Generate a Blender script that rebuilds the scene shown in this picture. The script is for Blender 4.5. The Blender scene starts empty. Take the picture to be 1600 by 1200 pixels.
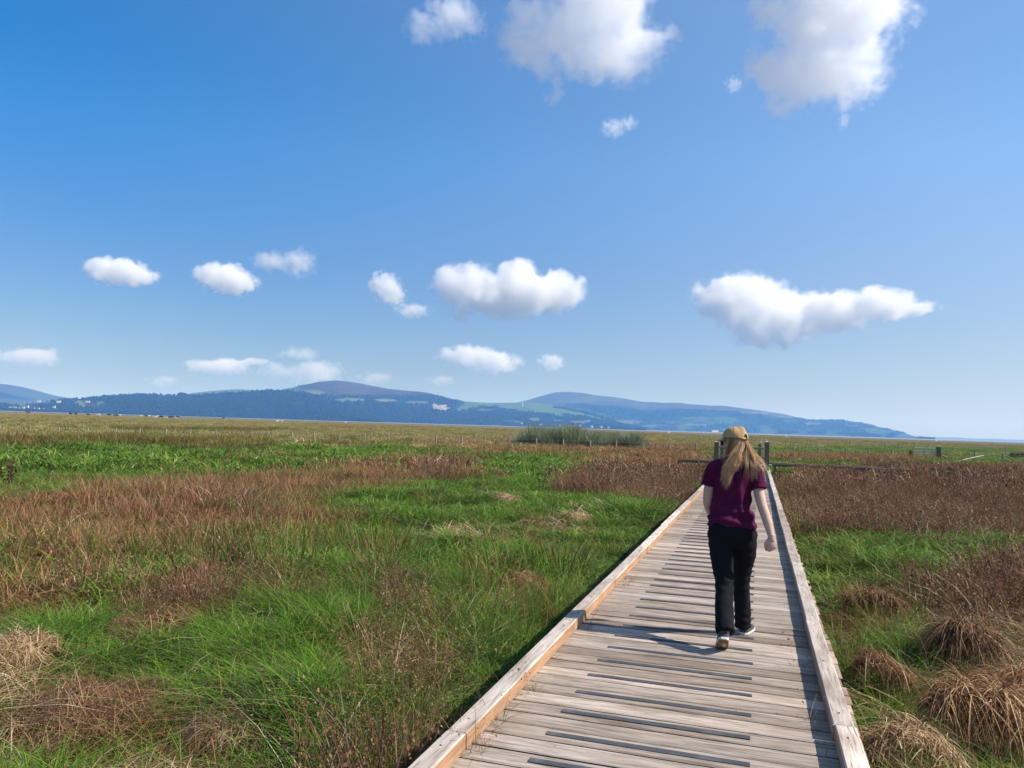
import bpy, bmesh, math, random
import numpy as np
from mathutils import Vector, Matrix, noise as mnoise

rng = np.random.default_rng(11)
random.seed(5)
sc = bpy.context.scene
COL = sc.collection

# ------------------------------------------------------------------ camera
FPX = 1200.0                       # focal length in pixels of a 1600 px wide frame
CAM_H = 1.62                       # metres above the deck
SLOPE = .0311
HORIZ = 639.5
RHO = math.atan(SLOPE)
PITCH = math.atan((HORIZ + SLOPE * 800 - 600) * math.cos(RHO) / FPX)

def cam_basis(psi):
    f0 = np.array([-math.sin(psi), math.cos(psi), 0.]); r0 = np.array([math.cos(psi), math.sin(psi), 0.])
    f = f0 * math.cos(PITCH) + np.array([0, 0, 1.]) * math.sin(PITCH); u = np.cross(r0, f)
    return f, r0 * math.cos(RHO) + u * math.sin(RHO), u * math.cos(RHO) - r0 * math.sin(RHO)

PSI = math.radians(17.76)
CF, CR, CU = cam_basis(PSI)
EYE = np.array([0, 0, CAM_H])

def ray(x, y):
    d = CF * FPX + CR * (x - 800) + CU * (600 - y)
    return d / np.linalg.norm(d)

def at(x, y, z=0.):
    """the point of the level z that the photograph shows at x, y"""
    d = ray(x, y); t = (z - CAM_H) / d[2]
    return EYE + d * t

def at_dist(x, y, dist):
    """the point in direction x, y at a horizontal distance"""
    d = ray(x, y); t = dist / math.hypot(d[0], d[1])
    return EYE + d * t

def project(P):
    v = np.asarray(P, float) - EYE
    w = np.maximum(v @ CF, 1e-3)
    return 800 + FPX * (v @ CR) / w, 600 - FPX * (v @ CU) / w

cam_d = bpy.data.cameras.new("camera"); cam = bpy.data.objects.new("camera", cam_d); COL.objects.link(cam)
cam_d.sensor_width = 36; cam_d.lens = 36 * FPX / 1600; cam_d.clip_start = .05; cam_d.clip_end = 90000
m = Matrix.Identity(4)
for i in range(3):
    m[i][0] = CR[i]; m[i][1] = CU[i]; m[i][2] = -CF[i]; m[i][3] = EYE[i]
cam.matrix_world = m
sc.camera = cam
sc.render.resolution_x = 1024; sc.render.resolution_y = 768

# ------------------------------------------------------------------ tags and meshes
def tag(o, label=None, cat=None, group=None, kind=None):
    if label: o["label"] = label
    if cat: o["category"] = cat
    if group: o["group"] = group
    if kind: o["kind"] = kind
    return o

def link(o, parent=None):
    COL.objects.link(o)
    if parent: o.parent = parent
    return o

def empty(name, loc=(0, 0, 0), rz=0.):
    o = bpy.data.objects.new(name, None); o.location = loc; o.rotation_euler = (0, 0, rz); o.empty_display_size = .2
    return link(o)

def mesh_obj(name, verts, faces, mat, parent=None, smooth=False, do_link=True):
    me = bpy.data.meshes.new(name)
    me.from_pydata([tuple(map(float, v)) for v in verts], [], [tuple(map(int, f)) for f in faces])
    if mat: me.materials.append(mat)
    if smooth: me.polygons.foreach_set("use_smooth", [True] * len(me.polygons))
    me.update()
    o = bpy.data.objects.new(name, me)
    return link(o, parent) if do_link else o

class MB:
    """collects simple solids into one mesh"""
    def __init__(self): self.v = []; self.f = []; self.a = []
    def add(self, verts, faces, a=0.):
        k = len(self.v); self.v += [tuple(map(float, q)) for q in verts]; self.f += [tuple(i + k for i in f) for f in faces]
        self.a += [a] * len(verts); return self
    def box(self, c, s, rz=0., bev=0., a=0., rx=0., ry=0.):
        hx, hy, hz = s[0] / 2, s[1] / 2, s[2] / 2
        if bev <= 0:
            vs = [(x, y, z) for z in (-hz, hz) for x, y in ((-hx, -hy), (hx, -hy), (hx, hy), (-hx, hy))]
            fs = [(3, 2, 1, 0), (4, 5, 6, 7)] + [(i, (i + 1) % 4, 4 + (i + 1) % 4, 4 + i) for i in range(4)]
        else:
            vs = []
            for z, q in ((-hz, bev), (-hz + bev, 0), (hz - bev, 0), (hz, bev)):
                X, Y = hx - q, hy - q
                vs += [(-X, -Y, z), (X, -Y, z), (X, Y, z), (-X, Y, z)]
            fs = [(3, 2, 1, 0), (12, 13, 14, 15)]
            for r in range(3):
                fs += [(r * 4 + i, r * 4 + (i + 1) % 4, r * 4 + 4 + (i + 1) % 4, r * 4 + 4 + i) for i in range(4)]
        R = Matrix.Rotation(rz, 3, 'Z') @ Matrix.Rotation(ry, 3, 'Y') @ Matrix.Rotation(rx, 3, 'X')
        return self.add([R @ Vector(q) + Vector(c) for q in vs], fs, a)
    def tube(self, pts, rad, n=8, cap=True, a=0., flat=1.):
        pts = [Vector(p) for p in pts]
        if not hasattr(rad, '__len__'): rad = [rad] * len(pts)
        vs = []; up = Vector((.13, .21, .97))
        side = None
        for i, p in enumerate(pts):
            t = (pts[min(i + 1, len(pts) - 1)] - pts[max(i - 1, 0)]).normalized()
            if side is None:
                side = t.cross(up)
                if side.length < .15: side = t.cross(Vector((1, 0, 0)))
            side = (side - t * side.dot(t)).normalized(); o2 = t.cross(side)
            for k in range(n):
                th = 2 * math.pi * k / n
                vs.append(p + (side * math.cos(th) + o2 * math.sin(th) * flat) * rad[i])
        fs = []
        for i in range(len(pts) - 1):
            for k in range(n):
                fs.append((i * n + k, i * n + (k + 1) % n, (i + 1) * n + (k + 1) % n, (i + 1) * n + k))
        if cap:
            fs.append(tuple(reversed(range(n)))); fs.append(tuple(range((len(pts) - 1) * n, len(pts) * n)))
        return self.add(vs, fs, a)
    def build(self, name, mat, parent=None, smooth=False, do_link=True, attr=None):
        o = mesh_obj(name, self.v, self.f, mat, parent, smooth, do_link)
        if attr:
            at_ = o.data.attributes.new(attr, 'FLOAT', 'POINT'); at_.data.foreach_set('value', np.array(self.a, np.float32))
        return o

# ------------------------------------------------------------------ value noise in numpy
_perm = rng.random((256, 256))
def vnoise(x, y):
    xi = np.floor(x).astype(int); yi = np.floor(y).astype(int); fx = x - xi; fy = y - yi
    fx = fx * fx * (3 - 2 * fx); fy = fy * fy * (3 - 2 * fy)
    a = _perm[xi & 255, yi & 255]; b = _perm[(xi + 1) & 255, yi & 255]; c = _perm[xi & 255, (yi + 1) & 255]; d = _perm[(xi + 1) & 255, (yi + 1) & 255]
    return (a * (1 - fx) + b * fx) * (1 - fy) + (c * (1 - fx) + d * fx) * fy
def fbm(x, y, o=4):
    s = 0; w = .5; t = 0
    for k in range(o):
        s = s + w * vnoise(x * 2 ** k + 17.3 * k, y * 2 ** k + 9.1 * k); t += w; w *= .5
    return s / t
def sstep(a, b, x):
    t = np.clip((x - a) / (b - a), 0, 1); return t * t * (3 - 2 * t)

# ------------------------------------------------------------------ materials
def new_mat(name):
    mt = bpy.data.materials.new(name); mt.use_nodes = True
    nt = mt.node_tree
    for n in list(nt.nodes): nt.nodes.remove(n)
    out = nt.nodes.new('ShaderNodeOutputMaterial')
    return mt, nt, out
def N(nt, typ, **kw):
    n = nt.nodes.new(typ)
    for k, v in kw.items():
        if hasattr(n, k) and k not in ('inputs',): setattr(n, k, v)
    return n
def L(nt, a, b): nt.links.new(a, b)
def setin(n, **kw):
    for k, v in kw.items(): n.inputs[k.replace('_', ' ')].default_value = v
    return n
def ramp(nt, fac, stops):
    r = nt.nodes.new('ShaderNodeValToRGB'); e = r.color_ramp.elements
    while len(e) < len(stops): e.new(.5)
    for i, (p, c) in enumerate(stops): e[i].position = p; e[i].color = (*c, 1)
    L(nt, fac, r.inputs[0]); return r.outputs[0]
def math_n(nt, op, a, b=None, c=None):
    n = nt.nodes.new('ShaderNodeMath'); n.operation = op
    for i, q in enumerate((a, b, c)):
        if q is None: continue
        if hasattr(q, 'default_value') or hasattr(q, 'is_linked'): L(nt, q, n.inputs[i])
        else: n.inputs[i].default_value = q
    return n.outputs[0]
def mixc(nt, fac, a, b, mode='MIX'):
    n = nt.nodes.new('ShaderNodeMix'); n.data_type = 'RGBA'; n.blend_type = mode
    for s, q in ((n.inputs[0], fac), (n.inputs[6], a), (n.inputs[7], b)):
        if hasattr(q, 'is_linked'): L(nt, q, s)
        elif isinstance(q, (tuple, list)): s.default_value = (*q, 1)
        else: s.default_value = q
    return n.outputs[2]
def noise_n(nt, vec, scale, detail=4, rough=.55):
    n = nt.nodes.new('ShaderNodeTexNoise'); setin(n, Scale=scale, Detail=detail, Roughness=rough)
    if vec is not None: L(nt, vec, n.inputs['Vector'])
    return n.outputs[0]
def bsdf(nt, out, color, rough=.8, spec=.3, bump=None, bstr=.3, bdist=.01):
    b = nt.nodes.new('ShaderNodeBsdfPrincipled')
    if hasattr(color, 'is_linked'): L(nt, color, b.inputs['Base Color'])
    else: b.inputs['Base Color'].default_value = (*color, 1)
    b.inputs['Roughness'].default_value = rough; b.inputs['Specular IOR Level'].default_value = spec
    if bump is not None:
        bn = nt.nodes.new('ShaderNodeBump'); setin(bn, Strength=bstr, Distance=bdist); L(nt, bump, bn.inputs['Height']); L(nt, bn.outputs[0], b.inputs['Normal'])
    L(nt, b.outputs[0], out.inputs[0]); return b
def simple_mat(name, c, rough=.8, spec=.3, var=.25, scale=20., bump=.2, bdist=.004):
    mt, nt, out = new_mat(name)
    tc = N(nt, 'ShaderNodeTexCoord').outputs['Object']
    nz = noise_n(nt, tc, scale)
    col = ramp(nt, nz, [(.25, tuple(q * (1 - var) for q in c)), (.75, tuple(min(1, q * (1 + var)) for q in c))])
    bsdf(nt, out, col, rough, spec, nz, bump, bdist); return mt

# ------------------------------------------------------------------ sun and sky
SUN_AZ = math.radians(3); SUN_EL = math.radians(41)      # a little ahead of +X
sun_dir = Vector((math.cos(SUN_AZ) * math.cos(SUN_EL), math.sin(SUN_AZ) * math.cos(SUN_EL), math.sin(SUN_EL)))
sl = bpy.data.lights.new("sun", 'SUN'); so = bpy.data.objects.new("sun", sl); link(so)
sl.energy = 5.0; sl.angle = math.radians(.53); sl.color = (1, .955, .89)
so.rotation_mode = 'QUATERNION'; so.rotation_quaternion = sun_dir.to_track_quat('Z', 'Y'); so.location = (20, 5, 30)
w = bpy.data.worlds.new("World"); sc.world = w; w.use_nodes = True
wn = w.node_tree; bg = wn.nodes['Background']
sky = wn.nodes.new('ShaderNodeTexSky'); sky.sky_type = 'NISHITA'; sky.sun_disc = False
sky.sun_elevation = SUN_EL; sky.sun_rotation = math.pi / 2 - SUN_AZ
sky.altitude = 0; sky.air_density = 1.0; sky.dust_density = .35; sky.ozone_density = 4.0
# deepen the blue with height and add the bright side of the sky round the sun
tcw = wn.nodes.new('ShaderNodeTexCoord').outputs['Generated']
nrm = wn.nodes.new('ShaderNodeVectorMath'); nrm.operation = 'NORMALIZE'; L(wn, tcw, nrm.inputs[0])
sep = wn.nodes.new('ShaderNodeSeparateXYZ'); L(wn, nrm.outputs[0], sep.inputs[0])
def mapr(v, a0, a1, b0, b1):
    n = wn.nodes.new('ShaderNodeMapRange'); L(wn, v, n.inputs[0])
    for i, q in enumerate((a0, a1, b0, b1)): n.inputs[i + 1].default_value = q
    return n.outputs[0]
dt = wn.nodes.new('ShaderNodeVectorMath'); dt.operation = 'DOT_PRODUCT'; L(wn, nrm.outputs[0], dt.inputs[0]); dt.inputs[1].default_value = sun_dir
hsv = wn.nodes.new('ShaderNodeHueSaturation'); L(wn, sky.outputs[0], hsv.inputs['Color'])
L(wn, math_n(wn, 'MULTIPLY', mapr(sep.outputs[2], 0.04, .4, 1.17, 1.37), mapr(dt.outputs['Value'], -.5, .25, 1.06, 1.0)), hsv.inputs['Saturation']); L(wn, math_n(wn, 'MULTIPLY', mapr(sep.outputs[2], .04, .32, .65, 1.37), math_n(wn, 'MULTIPLY', mapr(sep.outputs[2], .5, .95, 1., .62), mapr(dt.outputs['Value'], -.5, .10, .95, 1.04))), hsv.inputs['Value'])
L(wn, mapr(sep.outputs[2], 0.06, .34, .521, .504), hsv.inputs['Hue'])
au = math_n(wn, 'POWER', math_n(wn, 'MAXIMUM', math_n(wn, 'MULTIPLY_ADD', dt.outputs['Value'], .5, .18), 0.), 1.2)
au = math_n(wn, 'MULTIPLY', math_n(wn, 'MINIMUM', au, .30), .54 / .115)
glow = mixc(wn, 1., hsv.outputs[0], mixc(wn, 1., (1.04, 1.02, .80), au, 'MULTIPLY'), 'ADD')
L(wn, glow, bg.inputs[0]); bg.inputs[1].default_value = .092
vs = sc.view_settings; sc.display_settings.display_device = 'sRGB'
vs.view_transform = 'Standard'; vs.look = 'None'; vs.exposure = .32; vs.gamma = 1; vs.use_curve_mapping = False
cy = sc.cycles
cy.max_bounces = 18; cy.diffuse_bounces = 2; cy.glossy_bounces = 2; cy.transmission_bounces = 4; cy.volume_bounces = 14; cy.transparent_max_bounces = 8
cy.use_denoising = True; cy.caustics_reflective = False; cy.caustics_refractive = False
# ------------------------------------------------------------------ hills across the estuary
def attr_mat(name, rough=.95, nscale=.01, namp=.25):
    mt, nt, out = new_mat(name)
    a = N(nt, 'ShaderNodeAttribute'); a.attribute_name = 'land'
    tc = N(nt, 'ShaderNodeTexCoord').outputs['Object']
    nz = noise_n(nt, tc, nscale, 6, .65)
    col = mixc(nt, 1., a.outputs['Color'], ramp(nt, nz, [(.2, (1 - namp,) * 3), (.8, (1 + namp,) * 3)]), 'MULTIPLY')
    bsdf(nt, out, col, rough, .1); return mt
hill_mat = attr_mat("hillside_vegetation", .95, .012, .45)
FOREST = np.array((.012, .022, .012)); FIELD = np.array((.075, .125, .042)); PALE = np.array((.17, .20, .09)); MOOR = np.array((.055, .045, .034)); SHORE = np.array((.05, .07, .035))

wood_pts = []
def hill(prof, D, front, back, colour, base=-3., step=3., rows=46, jag=1.0):
    xs = np.array([p[0] for p in prof], float); ys = np.array([p[1] for p in prof], float)
    px = np.arange(xs[0], xs[-1] + .1, step); py = np.interp(px, xs, ys)
    k = np.ones(5) / 5; py[2:-2] = np.convolve(py, k, 'valid')
    py = py + (fbm(px * .05, px * 0 + D * .01, 3) - .5) * jag
    ss = np.concatenate([np.linspace(0, 1, rows), 1 + np.linspace(0, 1, 9)[1:]])
    V = []
    S1 = ss[None, :]
    dirs = np.array([ray(x, y) for x, y in zip(px, py)]); hd = dirs[:, :2] / np.linalg.norm(dirs[:, :2], axis=1)[:, None]
    zr = np.maximum(CAM_H + D * dirs[:, 2] / np.linalg.norm(dirs[:, :2], axis=1), base + 1)[:, None]
    dist = np.where(S1 <= 1, D - front * (1 - S1), D + back * (S1 - 1)); g = np.where(S1 <= 1, S1 ** 1.12, 1 - np.clip(S1 - 1, 0, 1) ** 1.3)
    X = hd[:, :1] * dist; Y = hd[:, 1:] * dist
    nn = fbm(X * .0021, Y * .0021, 5) - .5
    env = np.where(S1 < 1, np.minimum(1., 2.2 * S1) * (1 - S1), 0)
    V = np.stack([X, Y, base + (zr - base) * (g + nn * .75 * env)], -1).reshape(-1, 3)
    M = len(ss); n = len(px); F = []
    for i in range(n - 1):
        for j in range(M - 1):
            a = i * M + j; F.append((a, a + M, a + M + 1, a + 1))
    PX, PY = project(V)
    sfrac = np.tile(ss, n)
    C, Wd = colour(V, PX, PY, sfrac)
    o = mesh_obj("hill", V, F, hill_mat, smooth=True)
    at_ = o.data.color_attributes.new('land', 'FLOAT_COLOR', 'POINT')
    at_.data.foreach_set('color', np.c_[C, np.ones(len(C))].astype(np.float32).ravel())
    ok = (Wd > .5) & (sfrac <= 1.0)
    idx = np.where(ok)[0]
    wood_pts.append((V, idx, M, D))
    tag(o, kind='structure'); return o

def blend(C, m, c): return C * (1 - m[:, None]) + c * m[:, None]
def ell(PX, PY, cx, cy, rx, ry, soft=.35, amp=.5, sc_=.11):
    d = np.sqrt(((PX - cx) / rx) ** 2 + ((PY - cy) / ry) ** 2) + (fbm(PX * sc_, PY * sc_ * 2, 3) - .5) * amp
    return 1 - sstep(1 - soft, 1, d)

def col_main(V, PX, PY, s):
    n = fbm(V[:, 0] * .0016, V[:, 1] * .0016, 4); n2 = fbm(V[:, 0] * .005 + 30, V[:, 1] * .005, 3)
    C = np.tile(FOREST, (len(V), 1))
    top = sstep(623, 614, PY) * sstep(430, 520, PX) * (1 - sstep(690, 740, PX))
    C = blend(C, top, MOOR * (1 + .4 * (n2[:, None] - .5)))
    mg = ell(PX, PY, 455, 612, 40, 9); C = blend(C, mg * .6, FIELD)
    fields = np.zeros(len(V))
    for e in ((443, 621, 16, 3), (505, 624, 15, 2.6), (548, 625, 28, 3.5), (520, 626, 10, 2), (600, 626, 22, 3), (652, 629, 20, 2.4), (490, 614, 20, 5)):
        m_ = ell(PX, PY, *e, soft=.3, amp=.35); fields = np.maximum(fields, m_)
        C = blend(C, m_ * .75, PALE)
    nose = sstep(715, 745, PX + (n - .5) * 60); nose_f = nose * sstep(.42, .5, n2 + (646 - PY) * .016)
    C = blend(C, nose_f, FIELD * (1 + .5 * (n[:, None] - .5)))
    for e in ((835, 656, 12, 4), (870, 658, 10, 2), (905, 660, 20, 3), (760, 641, 20, 2)):
        m_ = ell(PX, PY, *e, soft=.3, amp=.4); C = blend(C, m_ * .6, PALE); fields = np.maximum(fields, m_)
    dark = ell(PX, PY, 760, 642, 45, 7, amp=.7) + ell(PX, PY, 800, 650, 50, 6, amp=.7) + ell(PX, PY, 880, 655, 60, 4, amp=.7)
    C = blend(C, np.clip(dark, 0, 1) * (1 - fields), FOREST)
    W = (1 - top) * (1 - np.clip(fields * 2, 0, 1)) * (1 - nose_f * (1 - np.clip(dark, 0, 1))) * (1 - mg)
    return C, W * (s < .97)
def col_wood(V, PX, PY, s):
    C = np.tile(FOREST, (len(V), 1)); W = np.ones(len(V))
    f = sstep(.52, .58, fbm(PX * .05, PY * .2, 3)) * (1 - sstep(130, 190, PX)) * sstep(640, 634, PY)
    C = blend(C, f * .7, PALE); 
    for e in ((20, 629, 60, 5), (60, 631, 30, 3)):
        m_ = ell(PX, PY, *e); C = blend(C, m_ * .8, FIELD); f = np.maximum(f, m_)
    return C, (1 - f)
def col_back(V, PX, PY, s):
    C = np.tile(FIELD * .7 + MOOR * .3, (len(V), 1)); n = fbm(V[:, 0] * .002, V[:, 1] * .002, 3)
    return blend(C, sstep(.5, .6, n), MOOR), np.zeros(len(V))
def col_right(V, PX, PY, s):
    n = fbm(V[:, 0] * .0011, V[:, 1] * .0011, 4); n2 = fbm(PX * .03, PY * .12, 3)
    C = np.tile(MOOR * 1.1, (len(V), 1))
    low = sstep(.0, .2, (PY - (637 + (PX - 980) * .05)) * .04 + (n - .5) * .9)
    C = blend(C, low, FOREST * 1.2)
    C = blend(C, sstep(632, 645, PY) * (1 - sstep(985, 1000, PX)) * (1 - sstep(648, 655, PY)), FIELD * .8)
    f = np.zeros(len(V))
    for e in ((1120, 646, 30, 2), (980, 660, 30, 4), (1020, 666, 20, 2), (1010, 641, 18, 2), (1180, 645, 40, 2), (1220, 652, 35, 2.5), (1270, 662, 20, 2), (1430, 676, 12, 1.5), (1090, 664, 30, 2)):
        m_ = ell(PX, PY, *e); C = blend(C, m_ * .65, PALE * .8); f = np.maximum(f, m_)
    C = blend(C, sstep(.62, .7, n2) * .45, FIELD)
    return C, low * (1 - f) * (n2 < .6)
def col_far(V, PX, PY, s):
    C = np.tile(MOOR, (len(V), 1)); n = fbm(V[:, 0] * .0015, V[:, 1] * .0015, 4)
    return blend(C, sstep(.50, .64, n) * .6, FIELD * .5), np.zeros(len(V))

# the traced skylines, each at its own distance
hill([(-260, 636), (-160, 632), (-60, 633), (0, 632), (60, 630), (75, 628), (110, 624.5), (160, 621), (180, 618.5), (220, 616), (232, 616.2), (250, 617.5), (275, 618.5), (300, 618), (330, 615.5), (370, 613.5), (400, 611.5), (430, 610), (470, 612), (520, 625), (560, 640), (600, 655)], 4700, 900, 700, col_wood, rows=40)
hill([(380, 622), (420, 612), (440, 609), (470, 602.5), (500, 596.5), (525, 594.2), (550, 597), (580, 602.5), (610, 608), (635, 610.5), (655, 611.5), (670, 614), (700, 622.5), (725, 627), (760, 629.5), (800, 629), (830, 628.5), (870, 634), (905, 641), (940, 651), (970, 662), (1010, 672)], 5900, 1500, 1600, col_main, rows=60, step=2.)
hill([(780, 640), (800, 631), (825, 625), (850, 617), (870, 612.6), (885, 612), (905, 613.5), (935, 618), (960, 620), (1000, 627.5), (1030, 629), (1060, 629.5), (1110, 634), (1130, 634), (1150, 636.5), (1190, 641.5), (1225, 647), (1262, 656), (1285, 656.3), (1310, 655.8), (1325, 657), (1350, 662), (1380, 669), (1410, 676), (1430, 681.5), (1460, 688)], 8200, 1900, 1900, col_right, rows=56, step=2.5)
hill([(-300, 590), (-200, 585), (-100, 590), (-30, 598), (0, 599.5), (18, 601), (45, 607), (70, 614), (100, 621), (140, 625), (165, 622.5), (190, 625), (260, 636)], 8600, 1800, 1800, col_far, rows=30, step=4.)
hill([(270, 622), (300, 614), (330, 610.5), (370, 608), (400, 609), (430, 611.5), (470, 620)], 7000, 900, 1000, col_back, rows=26)
hill([(1360, 680), (1440, 682.5), (1480, 683), (1530, 685.2), (1600, 687.5), (1680, 690), (1760, 694)], 17000, 2000, 1500, col_far, rows=16, step=6.)

# woods on the lower slopes: a far-off mass of crowns
def veg_points(name, pts, rots, scls, idx, protos, mat=None, extra=None):
    """a cloud of points that carries copies of the prototypes (geometry nodes)"""
    me = bpy.data.meshes.new(name); me.vertices.add(len(pts)); me.vertices.foreach_set('co', np.asarray(pts, np.float32).ravel())
    a = me.attributes.new('turn', 'FLOAT_VECTOR', 'POINT'); a.data.foreach_set('vector', np.asarray(rots, np.float32).ravel())
    a = me.attributes.new('size', 'FLOAT_VECTOR', 'POINT')
    s3 = np.asarray(scls, np.float32); s3 = np.repeat(s3[:, None], 3, 1) if s3.ndim == 1 else s3
    a.data.foreach_set('vector', s3.ravel())
    a = me.attributes.new('pick', 'INT', 'POINT'); a.data.foreach_set('value', np.asarray(idx, np.int32))
    if extra is not None:
        a = me.attributes.new('tone', 'FLOAT', 'POINT'); a.data.foreach_set('value', np.asarray(extra, np.float32))
    o = bpy.data.objects.new(name, me); link(o)
    c = bpy.data.collections.new(name + "_kinds")
    for i, p in enumerate(protos):
        p.name = "%s_kind_%s" % (name, chr(97 + i)); c.objects.link(p)
    ng = bpy.data.node_groups.new(name, 'GeometryNodeTree')
    ng.interface.new_socket('Geometry', in_out='INPUT', socket_type='NodeSocketGeometry'); ng.interface.new_socket('Geometry', in_out='OUTPUT', socket_type='NodeSocketGeometry')
    gi = ng.nodes.new('NodeGroupInput'); go = ng.nodes.new('NodeGroupOutput')
    ci = ng.nodes.new('GeometryNodeCollectionInfo'); ci.inputs['Collection'].default_value = c; ci.inputs['Separate Children'].default_value = True; ci.inputs['Reset Children'].default_value = True
    ip = ng.nodes.new('GeometryNodeInstanceOnPoints'); ip.inputs['Pick Instance'].default_value = True
    def named(nm, ty):
        n = ng.nodes.new('GeometryNodeInputNamedAttribute'); n.data_type = ty; n.inputs[0].default_value = nm; return n.outputs[0]
    L(ng, gi.outputs[0], ip.inputs['Points']); L(ng, ci.outputs[0], ip.inputs['Instance'])
    L(ng, named('pick', 'INT'), ip.inputs['Instance Index']); L(ng, named('size', 'FLOAT_VECTOR'), ip.inputs['Scale'])
    e2r = ng.nodes.new('FunctionNodeEulerToRotation'); L(ng, named('turn', 'FLOAT_VECTOR'), e2r.inputs[0]); L(ng, e2r.outputs[0], ip.inputs['Rotation'])
    L(ng, ip.outputs[0], go.inputs[0])
    md = o.modifiers.new('scatter', 'NODES'); md.node_group = ng
    tag(o, kind='stuff'); return o

mt, nt, out = new_mat("far_tree_leaves")
oi = N(nt, 'ShaderNodeObjectInfo')
bsdf(nt, out, ramp(nt, oi.outputs['Random'], [(0, (.011, .021, .010)), (.6, (.015, .027, .012)), (1, (.022, .036, .015))]), .9, .1)
far_tree_mat = mt
def far_tree(seed):
    r = random.Random(seed); bm = bmesh.new()
    for k in range(5):
        a = r.uniform(0, 6.3); d = r.uniform(0, 3.0); z = r.uniform(4, 9); s = r.uniform(2.2, 3.6)
        mm = Matrix.Translation((d * math.cos(a), d * math.sin(a), z)) @ Matrix.Diagonal((s, s, s * r.uniform(.8, 1.4), 1))
        bmesh.ops.create_icosphere(bm, subdivisions=1, radius=1, matrix=mm)
    for v in bm.verts: v.co += Vector((r.uniform(-.5, .5), r.uniform(-.5, .5), r.uniform(-.5, .5)))
    me = bpy.data.meshes.new("far_tree"); bm.to_mesh(me); bm.free(); me.materials.append(far_tree_mat)
    return bpy.data.objects.new("far_tree", me)
P = []; S = []
for V, idx, M_, D in wood_pts:
    if len(idx) == 0: continue
    n = {4700: 9000, 5900: 12000, 8200: 7000}.get(D, 0)
    if not n: continue
    k = rng.choice(idx, n); j = np.where((k % M_) < M_ - 1, k + 1, k); u = rng.random((n, 1)); i2 = np.minimum(k + M_, len(V) - 1)
    u2 = rng.random((n, 1)) * .9
    q = V[k] + (V[j] - V[k]) * u + (V[i2] - V[k]) * u2
    P.append(q); S.append(rng.uniform(.75, 1.35, n))
# taller clump standing on the wooded skyline
tp = np.array([at_dist(x, y, 4690) for x, y in zip(rng.uniform(276, 292, 26), rng.uniform(617.5, 619, 26))]); P.append(tp); S.append(rng.uniform(1.1, 1.7, 26))
P = np.concatenate(P); S = np.concatenate(S); P[:, 2] -= 2
R = np.zeros((len(P), 3)); R[:, 2] = rng.uniform(0, 6.28, len(P))
wd = veg_points("woodland", P, R, S, rng.integers(0, 3, len(P)), [far_tree(i) for i in range(3)])
tag(wd, "dark woods covering the slopes of the hills across the estuary", "woodland")

# pale quarry face on the main hill
qm = simple_mat("quarry_rock", (.27, .25, .23), .95, .1, .6, .06, .9, 6.)
V = []; F = []
nx, ny = 26, 18
for i in range(nx):
    for j in range(ny):
        u = i / (nx - 1); v = j / (ny - 1); x = 671 + 34 * u; y = 648 - 17 * v + (u - .5) * 5
        e = math.hypot((u - .5) * 2, (v - .5) * 2)
        rr = .75 + 1.1 * (fbm(np.array([u * 5]), np.array([v * 5]), 2)[0] - .5)
        k = min(1, rr / max(e, .01)) if e > rr else 1
        x = 688 + (x - 688) * k; y = 640 + (y - 640) * k
        dd = 4950 - 55 * math.cos(min(1, e) * 1.57) + 25 * fbm(np.array([u * 7 + 5]), np.array([v * 7]), 3)[0] + 240 * v
        V.append(at_dist(x, y, dd))
for i in range(nx - 1):
    for j in range(ny - 1): a = i * ny + j; F.append((a, a + ny, a + ny + 1, a + 1))
q = mesh_obj("quarry_face", V, F, qm); tag(q, "pale bare quarry face cut into the wooded hillside", "quarry")

# ------------------------------------------------------------------ haze: the air of the place
mt, nt, out = new_mat("hazy_air")
pv = N(nt, 'ShaderNodeVolumePrincipled'); pv.inputs['Color'].default_value = (.165, .43, 1, 1); pv.inputs['Absorption Color'].default_value = (1, 1, 1, 1)
pv.inputs['Density'].default_value = HAZE if 'HAZE' in globals() else 1.32e-4; pv.inputs['Anisotropy'].default_value = .0
L(nt, pv.outputs[0], out.inputs['Volume'])
hz = MB().box((0, 0, 265 - 4), (50000, 50000, 530)).build("haze", mt); tag(hz, kind='stuff')
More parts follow.
